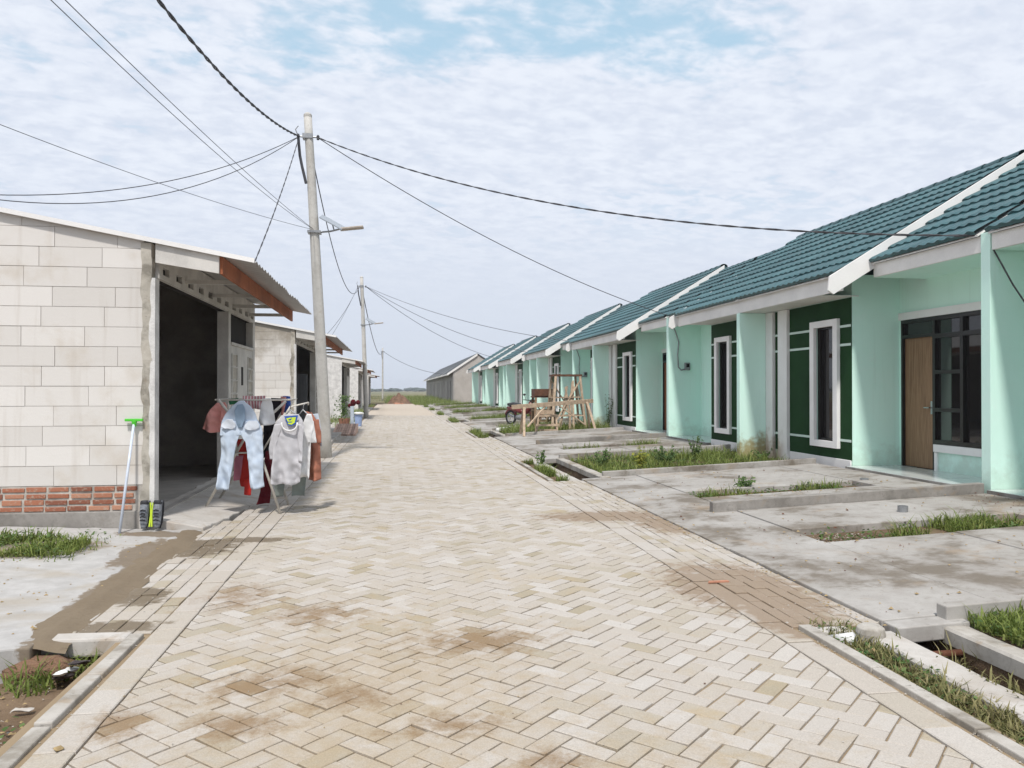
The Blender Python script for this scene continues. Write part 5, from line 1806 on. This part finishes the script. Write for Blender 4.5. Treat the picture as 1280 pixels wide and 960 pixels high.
# ================================================================== BEHIND THE FIRST POLE
g_ = gnd(448, 533, 0.0)
bk_ = thing('bucket', (g_[0], g_[1], 0), 'blue plastic bucket with white lid at the left road edge', 'bucket')
MB().lathe((g_[0], g_[1], 0.0), [(0.13, 0), (0.165, 0.50), (0.155, 0.50), (0.02, 0.45)], 20).build('body', 'bucket_blue', bk_, smooth=False)
MB().lathe((g_[0], g_[1], 0.49), [(0.215, 0), (0.225, 0.02), (0.215, 0.06), (0.1, 0.09), (0.01, 0.09)], 20).build('lid', 'litter_white', bk_)
g0 = gnd(430, 545, 0.0)
rp = thing('terracotta_ramp', (g0[0], g0[1], 0), 'low ramp of striped terracotta slats at the left road edge', 'ramp')
for k in range(9):
    x0 = -1.95 + k * 0.083
    m_ = MB().prism([(g0[1] + 0.05, 0.0), (g0[1] + 2.3, 0.0), (g0[1] + 2.3, 0.30), (g0[1] + 0.05, 0.05)], x0, x0 + 0.07, 'x')
    m_.build('slat', 'pale_terracotta', rp)
g1 = atX(383, 470, -2.35)
dp = thing('slate_door', (-2.38, 24, 0.1), 'dark slate grey door leaf standing open at the orange fascia house', 'door')
MB().box(-2.75, -2.32, 22.3, 22.36, 0.1, 1.9).build('leaf', 'slate_panel', dp, bevel=0.006)
for k in range(4):
    MB().box(-2.72 + k * 0.10, -2.66 + k * 0.10, 22.285, 22.299, 0.15, 1.85).build('batten', 'slate_panel', dp)
pp = thing('potted_plants', (-1.75, 30.5, 0.04), 'leafy potted plant with red flower beside a pale blue post', 'plant')
MB().lathe((-1.85, 31, 0.04), [(0.16, 0), (0.22, 0.35), (0.20, 0.35), (0.02, 0.3)], 14).build('pot', 'terracotta', pp)
lv = MB()
for k in range(260):
    a, r_, z = random.uniform(0, 6.28), abs(random.gauss(0, 0.22)), random.uniform(0.35, 1.25)
    c = Vector((-1.85 + r_ * math.cos(a), 31 + r_ * math.sin(a), z))
    d = Vector((random.gauss(0, 1), random.gauss(0, 1), random.gauss(0.2, 0.7))).normalized() * 0.11
    e = d.orthogonal().normalized() * 0.045
    lv.add([c - e, c + d * 0.5 - e * 0.4, c + d, c + d * 0.5 + e * 0.8], [(0, 1, 2, 3)], random.random())
lv.build('leaves', 'weed_green', pp)
fm = MB()
for k in range(7):
    fm.sphere((-1.55 + random.gauss(0, 0.09), 30.9 + random.gauss(0, 0.05), 1.0 + random.gauss(0, 0.07)), 0.09, 8, 5)
fm.build('flower', 'cloth_maroon', pp)
MB().tube([(-1.55, 30.8, 0.04), (-1.55, 30.8, 0.85)], 0.07, 10).build('support_post', 'cloth_pale', pp)

# ================================================================== BUILDERS' TIMBER AND MOTORBIKE (right)
zd = zs


def sawhorse():
    s = thing('sawhorse', (5, 24.6, 0.1), 'long raw timber sawhorse board on splayed legs beside the road', 'sawhorse')
    A = Vector((atY(640, 509, 24.0)[0], 24.0, 1.0))
    B = Vector((atY(741, 501, 25.2)[0], 25.2, atY(741, 501, 25.2)[1]))
    A.z = atY(640, 509, 24.0)[1]
    MB().bar(A, B, 0.07, 0.13).build('top_board', 'raw_timber', s, bevel=0.004)
    for f, dx in ((0.14, 0.0), (0.92, 0.10)):
        p = A.lerp(B, f)
        for sd in (-0.38, 0.38):
            q = (p.x + dx + (0.10 if f > 0.5 else -0.06), p.y + sd, zd(p.x + dx))
            MB().bar((p.x, p.y + sd * 0.12, p.z - 0.03), q, 0.075, 0.05).build('leg', 'raw_timber', s, bevel=0.003)
    p0, p1 = A.lerp(B, 0.17), A.lerp(B, 0.42)
    MB().bar((p0.x, p0.y - 0.2, 0.35), (p1.x - 0.05, p1.y, p1.z - 0.05), 0.06, 0.035).build('brace', 'raw_timber', s)
    p2, p3 = A.lerp(B, 0.88), A.lerp(B, 0.56)
    MB().bar((p2.x, p2.y - 0.2, 0.36), (p3.x, p3.y, p3.z - 0.05), 0.06, 0.035).build('brace', 'raw_timber', s)


sawhorse()


def trestle(cx, cy, w_, d_, h_, label, top_mat, leg_mat, splay=0.12, rungs=(0.25, 0.6)):
    s = thing('timber_trestle', (cx, cy, 0.1), label, 'trestle', 'timber trestles')
    z0 = zd(cx)
    corners = [(-1, -1), (1, -1), (1, 1), (-1, 1)]
    top = [Vector((cx + a * w_ / 2, cy + b * d_ / 2, z0 + h_)) for a, b in corners]
    bot = [Vector((cx + a * (w_ / 2 + splay), cy + b * (d_ / 2 + splay), zd(cx + a * w_ / 2))) for a, b in corners]
    for k in range(4):
        MB().bar(bot[k], top[k], 0.075, 0.05).build('leg', leg_mat, s)
    for k in range(4):
        n = (k + 1) % 4
        for f in rungs:
            MB().bar(bot[k].lerp(top[k], f), bot[n].lerp(top[n], f), 0.05, 0.035).build('rung', leg_mat, s)
        MB().bar(bot[k].lerp(top[k], 0.05), bot[n].lerp(top[n], 0.93), 0.055, 0.03).build('brace', leg_mat, s)
    if h_ > 1.5:
        for k in range(5):
            a_ = Vector((cx + random.uniform(-0.55, 0.55) * w_, cy - d_ / 2 - random.uniform(0.05, 0.2), z0))
            b_ = Vector((cx + random.uniform(-0.45, 0.45) * w_, cy - d_ / 2 + random.uniform(0, 0.1), z0 + h_ * random.uniform(0.7, 1.02)))
            MB().bar(a_, b_, 0.065, 0.035).build('prop', leg_mat, s)
    nb = 5
    for k in range(nb):
        y_ = cy - d_ / 2 - 0.03 + (d_ + 0.06) * (k + 0.5) / nb
        MB().box(cx - w_ / 2 - 0.08, cx + w_ / 2 + 0.08, y_ - 0.055, y_ + 0.055, z0 + h_ + 0.002, z0 + h_ + 0.05 + random.uniform(0, 0.02)).build('top_plank', top_mat, s)
    return s


tx0, tx1 = atY(692, 500, 26.8)[0], atY(722, 500, 26.8)[0]
trestle((tx0 + tx1) / 2, 26.8, tx1 - tx0, 0.7, 1.78, 'tall spindly timber scaffold trestle behind the sawhorse', 'brown_board', 'raw_timber', 0.16)
tx0, tx1 = atY(668, 500, 27.6)[0], atY(690, 500, 27.6)[0]
trestle((tx0 + tx1) / 2, 27.6, tx1 - tx0, 0.6, 1.08, 'low timber table with dark box boards behind the sawhorse', 'brown_board', 'weathered_timber', 0.06)
bxx = thing('timber_box', ((tx0 + tx1) / 2, 27.6, 1.2), 'dark brown board box on the low timber table', 'box')
for x0, x1, y0, y1 in ((tx0 - 0.05, tx1 + 0.05, 27.25, 27.28), (tx0 - 0.05, tx1 + 0.05, 27.92, 27.95), (tx0 - 0.05, tx0 - 0.02, 27.28, 27.92), (tx1 + 0.02, tx1 + 0.05, 27.28, 27.92)):
    MB().box(x0, x1, y0, y1, zd(tx0) + 1.16, zd(tx0) + 1.40).build('side_board', 'brown_board', bxx)
st_ = thing('timber_stool', (atY(682, 520, 25.2)[0], 25.2, 0.1), 'small rough plank stool under the sawhorse', 'stool')
sx0, sx1 = atY(669, 520, 25.0)[0], atY(697, 520, 25.0)[0]
MB().box(sx0, sx1, 24.85, 25.15, 0.62, 0.68).build('seat', 'raw_timber', st_)
MB().box(sx0 + 0.02, sx1 - 0.15, 24.90, 25.05, 0.70, 0.82).build('offcut', 'raw_timber', st_)
for a in (sx0 + 0.08, sx1 - 0.08):
    for b in (24.88, 25.12):
        MB().bar((a, b, 0.62), (a + (0.05 if a > sx0 + 0.2 else -0.05), b, zd(a)), 0.05, 0.05).build('leg', 'raw_timber', st_)
MB().bar((sx0, 24.86, 0.36), (sx1, 24.86, 0.36), 0.03, 0.07).build('rail', 'raw_timber', st_)
MB().bar((sx0 + 0.1, 24.85, 0.2), (sx1 - 0.05, 24.85, 0.2), 0.03, 0.06).build('rail', 'raw_timber', st_)

# motorbike parked across the driveway, nose to the right
mbk = thing('motorbike', (4.9, 28.2, 0.1), 'parked red and black motorbike behind the timber trestles', 'motorbike')
mx0, my0 = 4.62, 31.5
mx1, my1 = 5.42, 30.4
zb = zd(4.5)
A, B = Vector((mx0, my0, zb)), Vector((mx1, my1, zb))
fw = (B - A).normalized()


def mp_(f, z, s_=0.0):
    sd = Vector((fw.y, -fw.x, 0))
    return A.lerp(B, f) + sd * s_ + Vector((0, 0, z))


for f in (0.0, 1.0):
    c = mp_(f, 0.29)
    wh = MB()
    wh.tube([c + (fw * math.cos(a) + Vector((0, 0, 1)) * math.sin(a)) * 0.25 for a in [2 * math.pi * k / 24 for k in range(25)]], 0.045, 8)
    wo_ = wh.build('wheel', 'rubber', mbk, smooth=True)
    rm = MB()
    rm.tube([c + (fw * math.cos(a) + Vector((0, 0, 1)) * math.sin(a)) * 0.205 for a in [2 * math.pi * k / 24 for k in range(25)]], 0.014, 6)
    for k in range(6):
        a = math.pi * k / 3
        rm.tube([c, c + (fw * math.cos(a) + Vector((0, 0, 1)) * math.sin(a)) * 0.2], 0.012, 5)
    rm.build('rim', 'steel_grey', wo_)
    fd = MB()
    fd.tube([c + (fw * math.cos(a) + Vector((0, 0, 1)) * math.sin(a)) * 0.315 for a in [R(20 + k * 14) for k in range(11)]], 0.05, 6)
    fd.build('mudguard', 'red_body', mbk, smooth=True)
MB().tube([mp_(-0.12, 0.80), mp_(0.1, 0.80), mp_(0.35, 0.76), mp_(0.5, 0.72)], [0.06, 0.10, 0.11, 0.07], 10).build('seat', 'black_plastic', mbk, smooth=True)
MB().tube([mp_(-0.15, 0.68), mp_(0.15, 0.62), mp_(0.4, 0.55), mp_(0.55, 0.5)], [0.05, 0.10, 0.11, 0.07], 10).build('tail_body', 'red_body', mbk, smooth=True)
MB().tube([mp_(0.5, 0.45), mp_(0.68, 0.55), mp_(0.8, 0.75), mp_(0.83, 0.92)], [0.07, 0.11, 0.12, 0.08], 10).build('front_cowl', 'red_body', mbk, smooth=True)
MB().tube([mp_(0.25, 0.30), mp_(0.45, 0.30), mp_(0.6, 0.36)], [0.10, 0.13, 0.08], 10).build('engine', 'steel_grey', mbk, smooth=True)
for s_ in (-0.07, 0.07):
    MB().tube([mp_(1.0, 0.29, s_), mp_(0.84, 0.80, s_)], 0.022, 8).build('fork', 'chrome', mbk, smooth=True)
MB().tube([mp_(0.76, 1.0, -0.34), mp_(0.82, 0.98, -0.12), mp_(0.82, 0.98, 0.12), mp_(0.76, 1.0, 0.34)], 0.016, 8).build('handlebar', 'black_plastic', mbk, smooth=True)
for s_ in (-0.26, 0.26):
    m_ = MB()
    m_.tube([mp_(0.8, 0.99, s_), mp_(0.8, 1.16, s_ * 1.25)], 0.008, 6)
    m_.sphere(mp_(0.8, 1.2, s_ * 1.3), 0.06, 10, 6, (1, 0.4, 0.7))
    m_.build('mirror', 'black_plastic', mbk)
MB().sphere(mp_(0.87, 0.95), 0.10, 12, 7, (1, 0.8, 0.8)).build('headlight', 'glass', mbk, smooth=True)
MB().tube([mp_(0.3, 0.24, -0.12), mp_(0.05, 0.30, -0.14), mp_(-0.18, 0.38, -0.15)], [0.025, 0.045, 0.05], 10).build('exhaust', 'chrome', mbk, smooth=True)
MB().bar(mp_(0.4, 0.22, -0.05), mp_(0.38, 0.0, -0.22), 0.02).build('side_stand', 'black_plastic', mbk)

# ================================================================== ROAD END: mound, weeds, fields, far trees
def mound(cx, cy, rx_, ry_, h_, label, seed):
    m_ = MB()
    n = 26
    vs = []
    for j in range(n + 1):
        for i in range(n + 1):
            a, b = i / n * 2 - 1, j / n * 2 - 1
            r_ = math.hypot(a, b)
            z = max(0.0, 1 - r_) ** 0.9 * (1 + 0.5 * mnoise.fractal(Vector((a * 3 + seed, b * 3, seed)), 0.8, 2, 4))
            vs.append((cx + a * rx_, cy + b * ry_, -0.08 + h_ * max(0, z)))
    m_.add(vs, [(j * (n + 1) + i, j * (n + 1) + i + 1, (j + 1) * (n + 1) + i + 1, (j + 1) * (n + 1) + i) for j in range(n) for i in range(n)])
    return tag(m_.build('dirt_mound', 'dirt_heap', smooth=True), label, 'mound')


mound(0.6, 86.5, 1.35, 1.8, 1.25, 'reddish brown earth mound at the end of the road', 1.0)
for k in range(7):
    rock('brick_rubble', 0.6 + random.uniform(-0.6, 0.9), 83.6 + random.uniform(-0.4, 0.6), 0.02, random.uniform(0.12, 0.22), 'terracotta', 'pale orange brick rubble chunk at the foot of the mound', 'rubble', k * 3.0, (1, 1, 0.6), 'rubble at the mound foot')

far = MB()
for k in range(900):
    a = random.uniform(-0.62, 0.75)
    d = random.uniform(560, 760)
    x, y = d * math.sin(a), d * math.cos(a)
    hgt = 2.2 + 1.2 * mnoise.noise(Vector((a * 26, 0, 0))) + random.uniform(-0.6, 1.0)
    w_ = random.uniform(3.0, 6)
    for q in range(3):
        far.sphere((x + random.uniform(-w_, w_) * 0.6, y + random.uniform(-3, 3), hgt * random.uniform(0.25, 0.62)), w_ * random.uniform(0.4, 0.7), 6, 4, (1, 1, min(1.0, hgt / w_ * 0.5)))
far.build('far_woods', 'far_green', loc=(0, 0, 0), kind='stuff')


# ================================================================== GRASS AND WEEDS
def blades(name, regs, mat, kind='stuff', parent=None):
    """regs: (x0,x1,y0,y1, z or zfunc, n, hmin, hmax, noise scale, threshold)"""
    m_ = MB()
    for (x0, x1, y0, y1, z, n, h0, h1, ns, th) in regs:
        k = 0
        tries = 0
        while k < n and tries < n * 8:
            tries += 1
            x, y = random.uniform(x0, x1), random.uniform(y0, y1)
            nv = mnoise.noise(Vector((x * ns + 3.1, y * ns + 7.7, 0.5)))
            if nv < th:
                continue
            k += 1
            zz_ = z(x) if callable(z) else z
            hh = random.uniform(h0, h1) * (0.65 + 0.5 * min(1, nv - th + 0.3))
            a = random.uniform(0, 6.283)
            w_ = random.uniform(0.0025, 0.006) * (1 + h1 * 1.5)
            ln = random.uniform(0.15, 1.3) * hh
            hh *= random.choice((0.5, 0.7, 0.85, 1.0, 1.25))
            dx, dy = math.cos(a), math.sin(a)
            sx_, sy_ = -dy * w_, dx * w_
            b0_, b1_, b2_ = (x, y, zz_), (x + dx * ln * 0.35, y + dy * ln * 0.35, zz_ + hh * 0.6), (x + dx * ln, y + dy * ln, zz_ + hh * random.uniform(0.75, 1.0))
            m_.add([(b0_[0] - sx_, b0_[1] - sy_, b0_[2]), (b0_[0] + sx_, b0_[1] + sy_, b0_[2]), (b1_[0] + sx_ * 0.8, b1_[1] + sy_ * 0.8, b1_[2]),
                    (b1_[0] - sx_ * 0.8, b1_[1] - sy_ * 0.8, b1_[2]), b2_], [(0, 1, 2, 3), (3, 2, 4)], random.random())
    return m_.build(name, mat, parent, kind=kind)


zg = lambda x: -0.03 + (x - 3.6) * 0.043
gl = gnd(35, 690, 0.06)
blades('grass_tuft', [(-3.75, -2.72, 7.25, 8.1, 0.075, 2300, 0.03, 0.13, 3.0, -0.05), (-3.3, -2.6, 7.1, 8.3, 0.055, 260, 0.02, 0.06, 2.0, -0.4)], 'grass_green')
blades('ditch_grass', [(-2.25, -1.60, 4.6, 5.05, -0.16, 420, 0.04, 0.16, 3, -0.2), (-2.4, -1.62, 3.2, 4.2, -0.165, 420, 0.02, 0.07, 3, 0.1)], 'grass_green')
blades('verge_grass', [(2.575, 2.83, 1.2, 4.75, -0.055, 4800, 0.02, 0.10, 2.5, -0.45), (2.98, 3.04, 1.2, 4.45, -0.02, 160, 0.02, 0.08, 2.5, -0.3), (3.28, 3.42, 1.5, 4.4, -0.22, 500, 0.08, 0.25, 2.5, -0.1)], 'grass_dry')
blades('garden_grass', [(3.54, 5.4, 2.6, 4.55, lambda x: zg(x) + 0.04, 14000, 0.03, 0.14, 2.6, -0.7)], 'grass_green')
blades('garden_straw', [(3.54, 5.4, 2.4, 4.55, lambda x: zg(x) + 0.04, 2600, 0.03, 0.12, 1.2, -0.1)], 'grass_dry')
blades('driveway_weeds', [(4.15, 6.45, 7.0, 7.56, lambda x: zs(x) - 0.07, 1300, 0.03, 0.22, 2.6, 0.0), (4.1, 6.3, 10.08, 10.58, lambda x: zs(x) - 0.07, 650, 0.03, 0.16, 2.6, 0.0)], 'grass_green')
blades('bed_grass', [(3.6, 6.9, 12.98, 16.35, zg, 7500, 0.05, 0.26, 1.8, -0.1), (2.62, 2.84, 12.8, 16.3, -0.05, 1500, 0.04, 0.2, 1.5, -0.1)], 'grass_green')
fl_ = []
for yw, y2 in zip(WE[1:], WE[2:]):
    fl_.append((3.6, 6.9, yw + 4.05, y2 - 4.25, zg, 6500, 0.10, 0.42, 0.8, -0.25))
    fl_.append((2.6, 2.9, yw + 3.9, y2 - 4.2, -0.05, 1500, 0.08, 0.28, 1.2, -0.2))
for yw in WE[1:]:
    fl_.append((4.1, 6.4, yw - 1.98, yw - 1.38, zg, 700, 0.06, 0.25, 1.5, -0.05))
blades('far_bed_grass', fl_, 'grass_green')
ff = [(2.0, 6.8, 76, 98, -0.05, 7000, 0.15, 0.7, 0.5, -0.2), (-6, -1.7, 66, 79, -0.05, 1200, 0.1, 0.4, 0.6, 0.0), (-1.0, 6.4, 90, 140, -0.05, 7000, 0.3, 0.9, 0.3, -0.2),
      (-3.0, -1.7, 29.6, 38.8, 0.02, 900, 0.1, 0.35, 0.7, 0.0), (-2.6, -1.7, 47, 56.5, 0.0, 900, 0.1, 0.4, 0.7, -0.1)]
blades('field_grass', ff, 'grass_green')
blades('field_straw', [(-30, 30, 95, 170, -0.05, 9000, 0.3, 0.8, 0.2, 0.0)], 'grass_dry')


def weed(x, y, z, h_, spread, n, mat, label, cat='weed', group='weeds'):
    o = thing('weed', (x, y, z), label, cat, group)
    st = MB()
    lf = MB()
    for k in range(n):
        a = random.uniform(0, 6.28)
        hh = h_ * random.uniform(0.55, 1.0)
        tip = Vector((x + math.cos(a) * spread * random.uniform(0.2, 1), y + math.sin(a) * spread * random.uniform(0.2, 1), z + hh))
        b = Vector((x + random.gauss(0, 0.02), y + random.gauss(0, 0.02), z))
        st.tube([b, b.lerp(tip, 0.5) + Vector((0, 0, hh * 0.05)), tip], [0.005, 0.004, 0.002], 4)
        for q in range(14):
            f = random.uniform(0.2, 1.0)
            c = b.lerp(tip, f)
            d = Vector((random.gauss(0, 1), random.gauss(0, 1), random.gauss(0.25, 0.6))).normalized() * random.uniform(0.03, 0.07)
            e = d.orthogonal().normalized() * d.length * 0.3
            lf.add([c, c + d * 0.5 - e, c + d, c + d * 0.5 + e], [(0, 1, 2, 3)], random.random())
    st.build('stems', mat, o)
    lf.build('leaves', mat, o)
    return o


wx, wy = gnd(800, 590, 0.05)
weed(wx + 0.1, wy + 0.25, 0.0, 0.52, 0.16, 22, 'weed_yellow', 'yellow green feathery weed standing in the garden bed')
weed(wx + 0.75, wy + 0.9, 0.02, 0.44, 0.30, 30, 'weed_green', 'dark green leafy weed right of the yellow one')
weed(wx - 0.35, wy + 1.3, 0.0, 0.40, 0.30, 20, 'weed_green', 'low leafy weed left of the yellow one')
weed(wx + 1.8, wy + 2.0, 0.05, 0.50, 0.2, 16, 'weed_green', 'dark weed against the bed wall of the second garden')
wx, wy = gnd(930, 612, 0.06)
weed(wx, wy, 0.02, 0.26, 0.2, 14, 'weed_green', 'small pale weed in the driveway slot before the tan door house')
wx, wy = gnd(683, 580, 0.0)
weed(wx - 0.1, wy, -0.04, 0.34, 0.12, 10, 'weed_green', 'small weed on the verge beside the drain')
weed(7.1, 26.0, 0.15, 1.25, 0.22, 12, 'weed_green', 'tall thin weed beside the green panel behind the sawhorse')
weed(6.9, 14.3, 0.14, 0.2, 0.3, 10, 'weed_green', 'low weeds at the foot of the stained wing wall')


# ================================================================== GRIT AND LEAF LITTER
def chips(name, regs, mat):
    """tiny stones, dry leaves and crumbs lying about; regs: (x0,x1,y0,y1,zfunc,n,rmin,rmax)"""
    m_ = MB()
    for (x0, x1, y0, y1, zf, n, r0, r1) in regs:
        k = 0
        while k < n:
            x, y = random.uniform(x0, x1), random.uniform(y0, y1)
            if random.random() > 0.5 + 0.9 * mnoise.noise(Vector((x * 1.7, y * 1.7, 2.2))):
                continue
            k += 1
            r_ = random.uniform(r0, r1) * random.choice((0.5, 0.7, 1.0))
            z = zf(x)
            a = random.uniform(0, 6.28)
            q = [(x + r_ * math.cos(a + i * 2.09) * random.uniform(0.6, 1.3), y + r_ * math.sin(a + i * 2.09) * random.uniform(0.6, 1.3), z) for i in range(3)]
            m_.add(q + [(x, y, z + r_ * random.uniform(0.3, 0.8))], [(0, 1, 3), (1, 2, 3), (2, 0, 3)])
    return m_.build(name, mat, kind='stuff')


z0f = lambda x: 0.003
chips('pale_grit', [(-1.52, -1.44, 1.8, 5.1, lambda x: -0.006, 260, 0.003, 0.008), (-2.6, -1.62, 1.8, 5.0, lambda x: -0.15, 200, 0.004, 0.012), (2.44, 2.50, 1.5, 4.7, lambda x: -0.006, 300, 0.004, 0.010),
                    (2.46, 3.05, 4.7, 12.6, z0f, 500, 0.004, 0.012), (4.1, 4.7, 7.0, 7.55, lambda x: zs(x) - 0.07, 300, 0.006, 0.018), (-2.0, -1.46, 5.2, 9.3, z0f, 260, 0.004, 0.010),
                    (-1.4, 2.4, 2.2, 9.0, z0f, 160, 0.003, 0.007)], 'concrete_mid')
chips('brown_crumbs', [(3.1, 7.1, 4.6, 12.7, lambda x: zs(x) + 0.008, 420, 0.006, 0.022), (2.9, 3.15, 4.6, 12.7, lambda x: 0.012, 420, 0.005, 0.018), (-1.4, 2.4, 2.2, 9.0, z0f, 200, 0.003, 0.008),
                       (-3.6, -2.1, 5.0, 8.5, lambda x: 0.024 + 0.045 * (-2.05 - x), 160, 0.006, 0.02), (-3.0, -1.64, 1.8, 5.0, lambda x: -0.15, 500, 0.006, 0.025)], 'litter_tan')
chips('dark_crumbs', [(3.1, 7.1, 4.6, 12.7, lambda x: zs(x) + 0.008, 120, 0.006, 0.025), (6.6, 7.2, 4.6, 8.8, lambda x: zs(x) + 0.008, 200, 0.006, 0.02), (-1.4, 2.4, 2.2, 12.0, z0f, 70, 0.003, 0.008)], 'rust_metal')

# ================================================================== HUMID AIR
m, t = new_mat('haze')
pvv = t.n('ShaderNodeVolumePrincipled', {'Color': (0.86, 0.91, 1.0), 'Density': 0.0006, 'Anisotropy': 0.0})
oo = t.n('ShaderNodeOutputMaterial')
t.t.links.new(pvv.outputs[0], oo.inputs['Volume'])
MB().box(-900, 900, -60, 900, -2.0, 9.5).build('haze', 'haze', loc=(0, 0, 0), kind='stuff')


# broad-leaved creepers among the grass
def creepers(name, regs, mat):
    m_ = MB()
    for (x0, x1, y0, y1, zf, n, sz, th) in regs:
        k = tries = 0
        while k < n and tries < n * 6:
            tries += 1
            x, y = random.uniform(x0, x1), random.uniform(y0, y1)
            if mnoise.noise(Vector((x * 2.3 + 9, y * 2.3, 4))) < th:
                continue
            k += 1
            c = Vector((x, y, zf(x) + random.uniform(0.01, 0.07)))
            a = random.uniform(0, 6.28)
            d = Vector((math.cos(a), math.sin(a), random.gauss(0.1, 0.35))) * sz * random.uniform(0.5, 1.2)
            e = Vector((-math.sin(a), math.cos(a), random.gauss(0, 0.3))) * sz * 0.36
            m_.add([c, c + d * 0.45 - e, c + d, c + d * 0.45 + e], [(0, 1, 2, 3)], random.random())
    return m_.build(name, mat, kind='stuff')


creepers('creeping_weeds', [(3.54, 5.2, 2.6, 4.58, lambda x: zg(x) + 0.04, 1500, 0.04, -0.1), (2.58, 2.84, 1.3, 4.7, lambda x: -0.05, 500, 0.03, -0.1), (4.1, 6.5, 6.95, 7.6, lambda x: zs(x) - 0.06, 420, 0.04, 0.0),
                            (4.0, 6.4, 10.02, 10.62, lambda x: zs(x) - 0.06, 350, 0.045, 0.0), (3.6, 6.9, 12.98, 16.3, zg, 2200, 0.06, -0.1), (-3.8, -2.7, 7.2, 8.15, lambda x: 0.05 + 0.045 * (-2.05 - x), 420, 0.035, -0.1),
                            (-3.2, -1.62, 3.0, 5.0, lambda x: -0.16, 260, 0.04, 0.1)], 'weed_green')
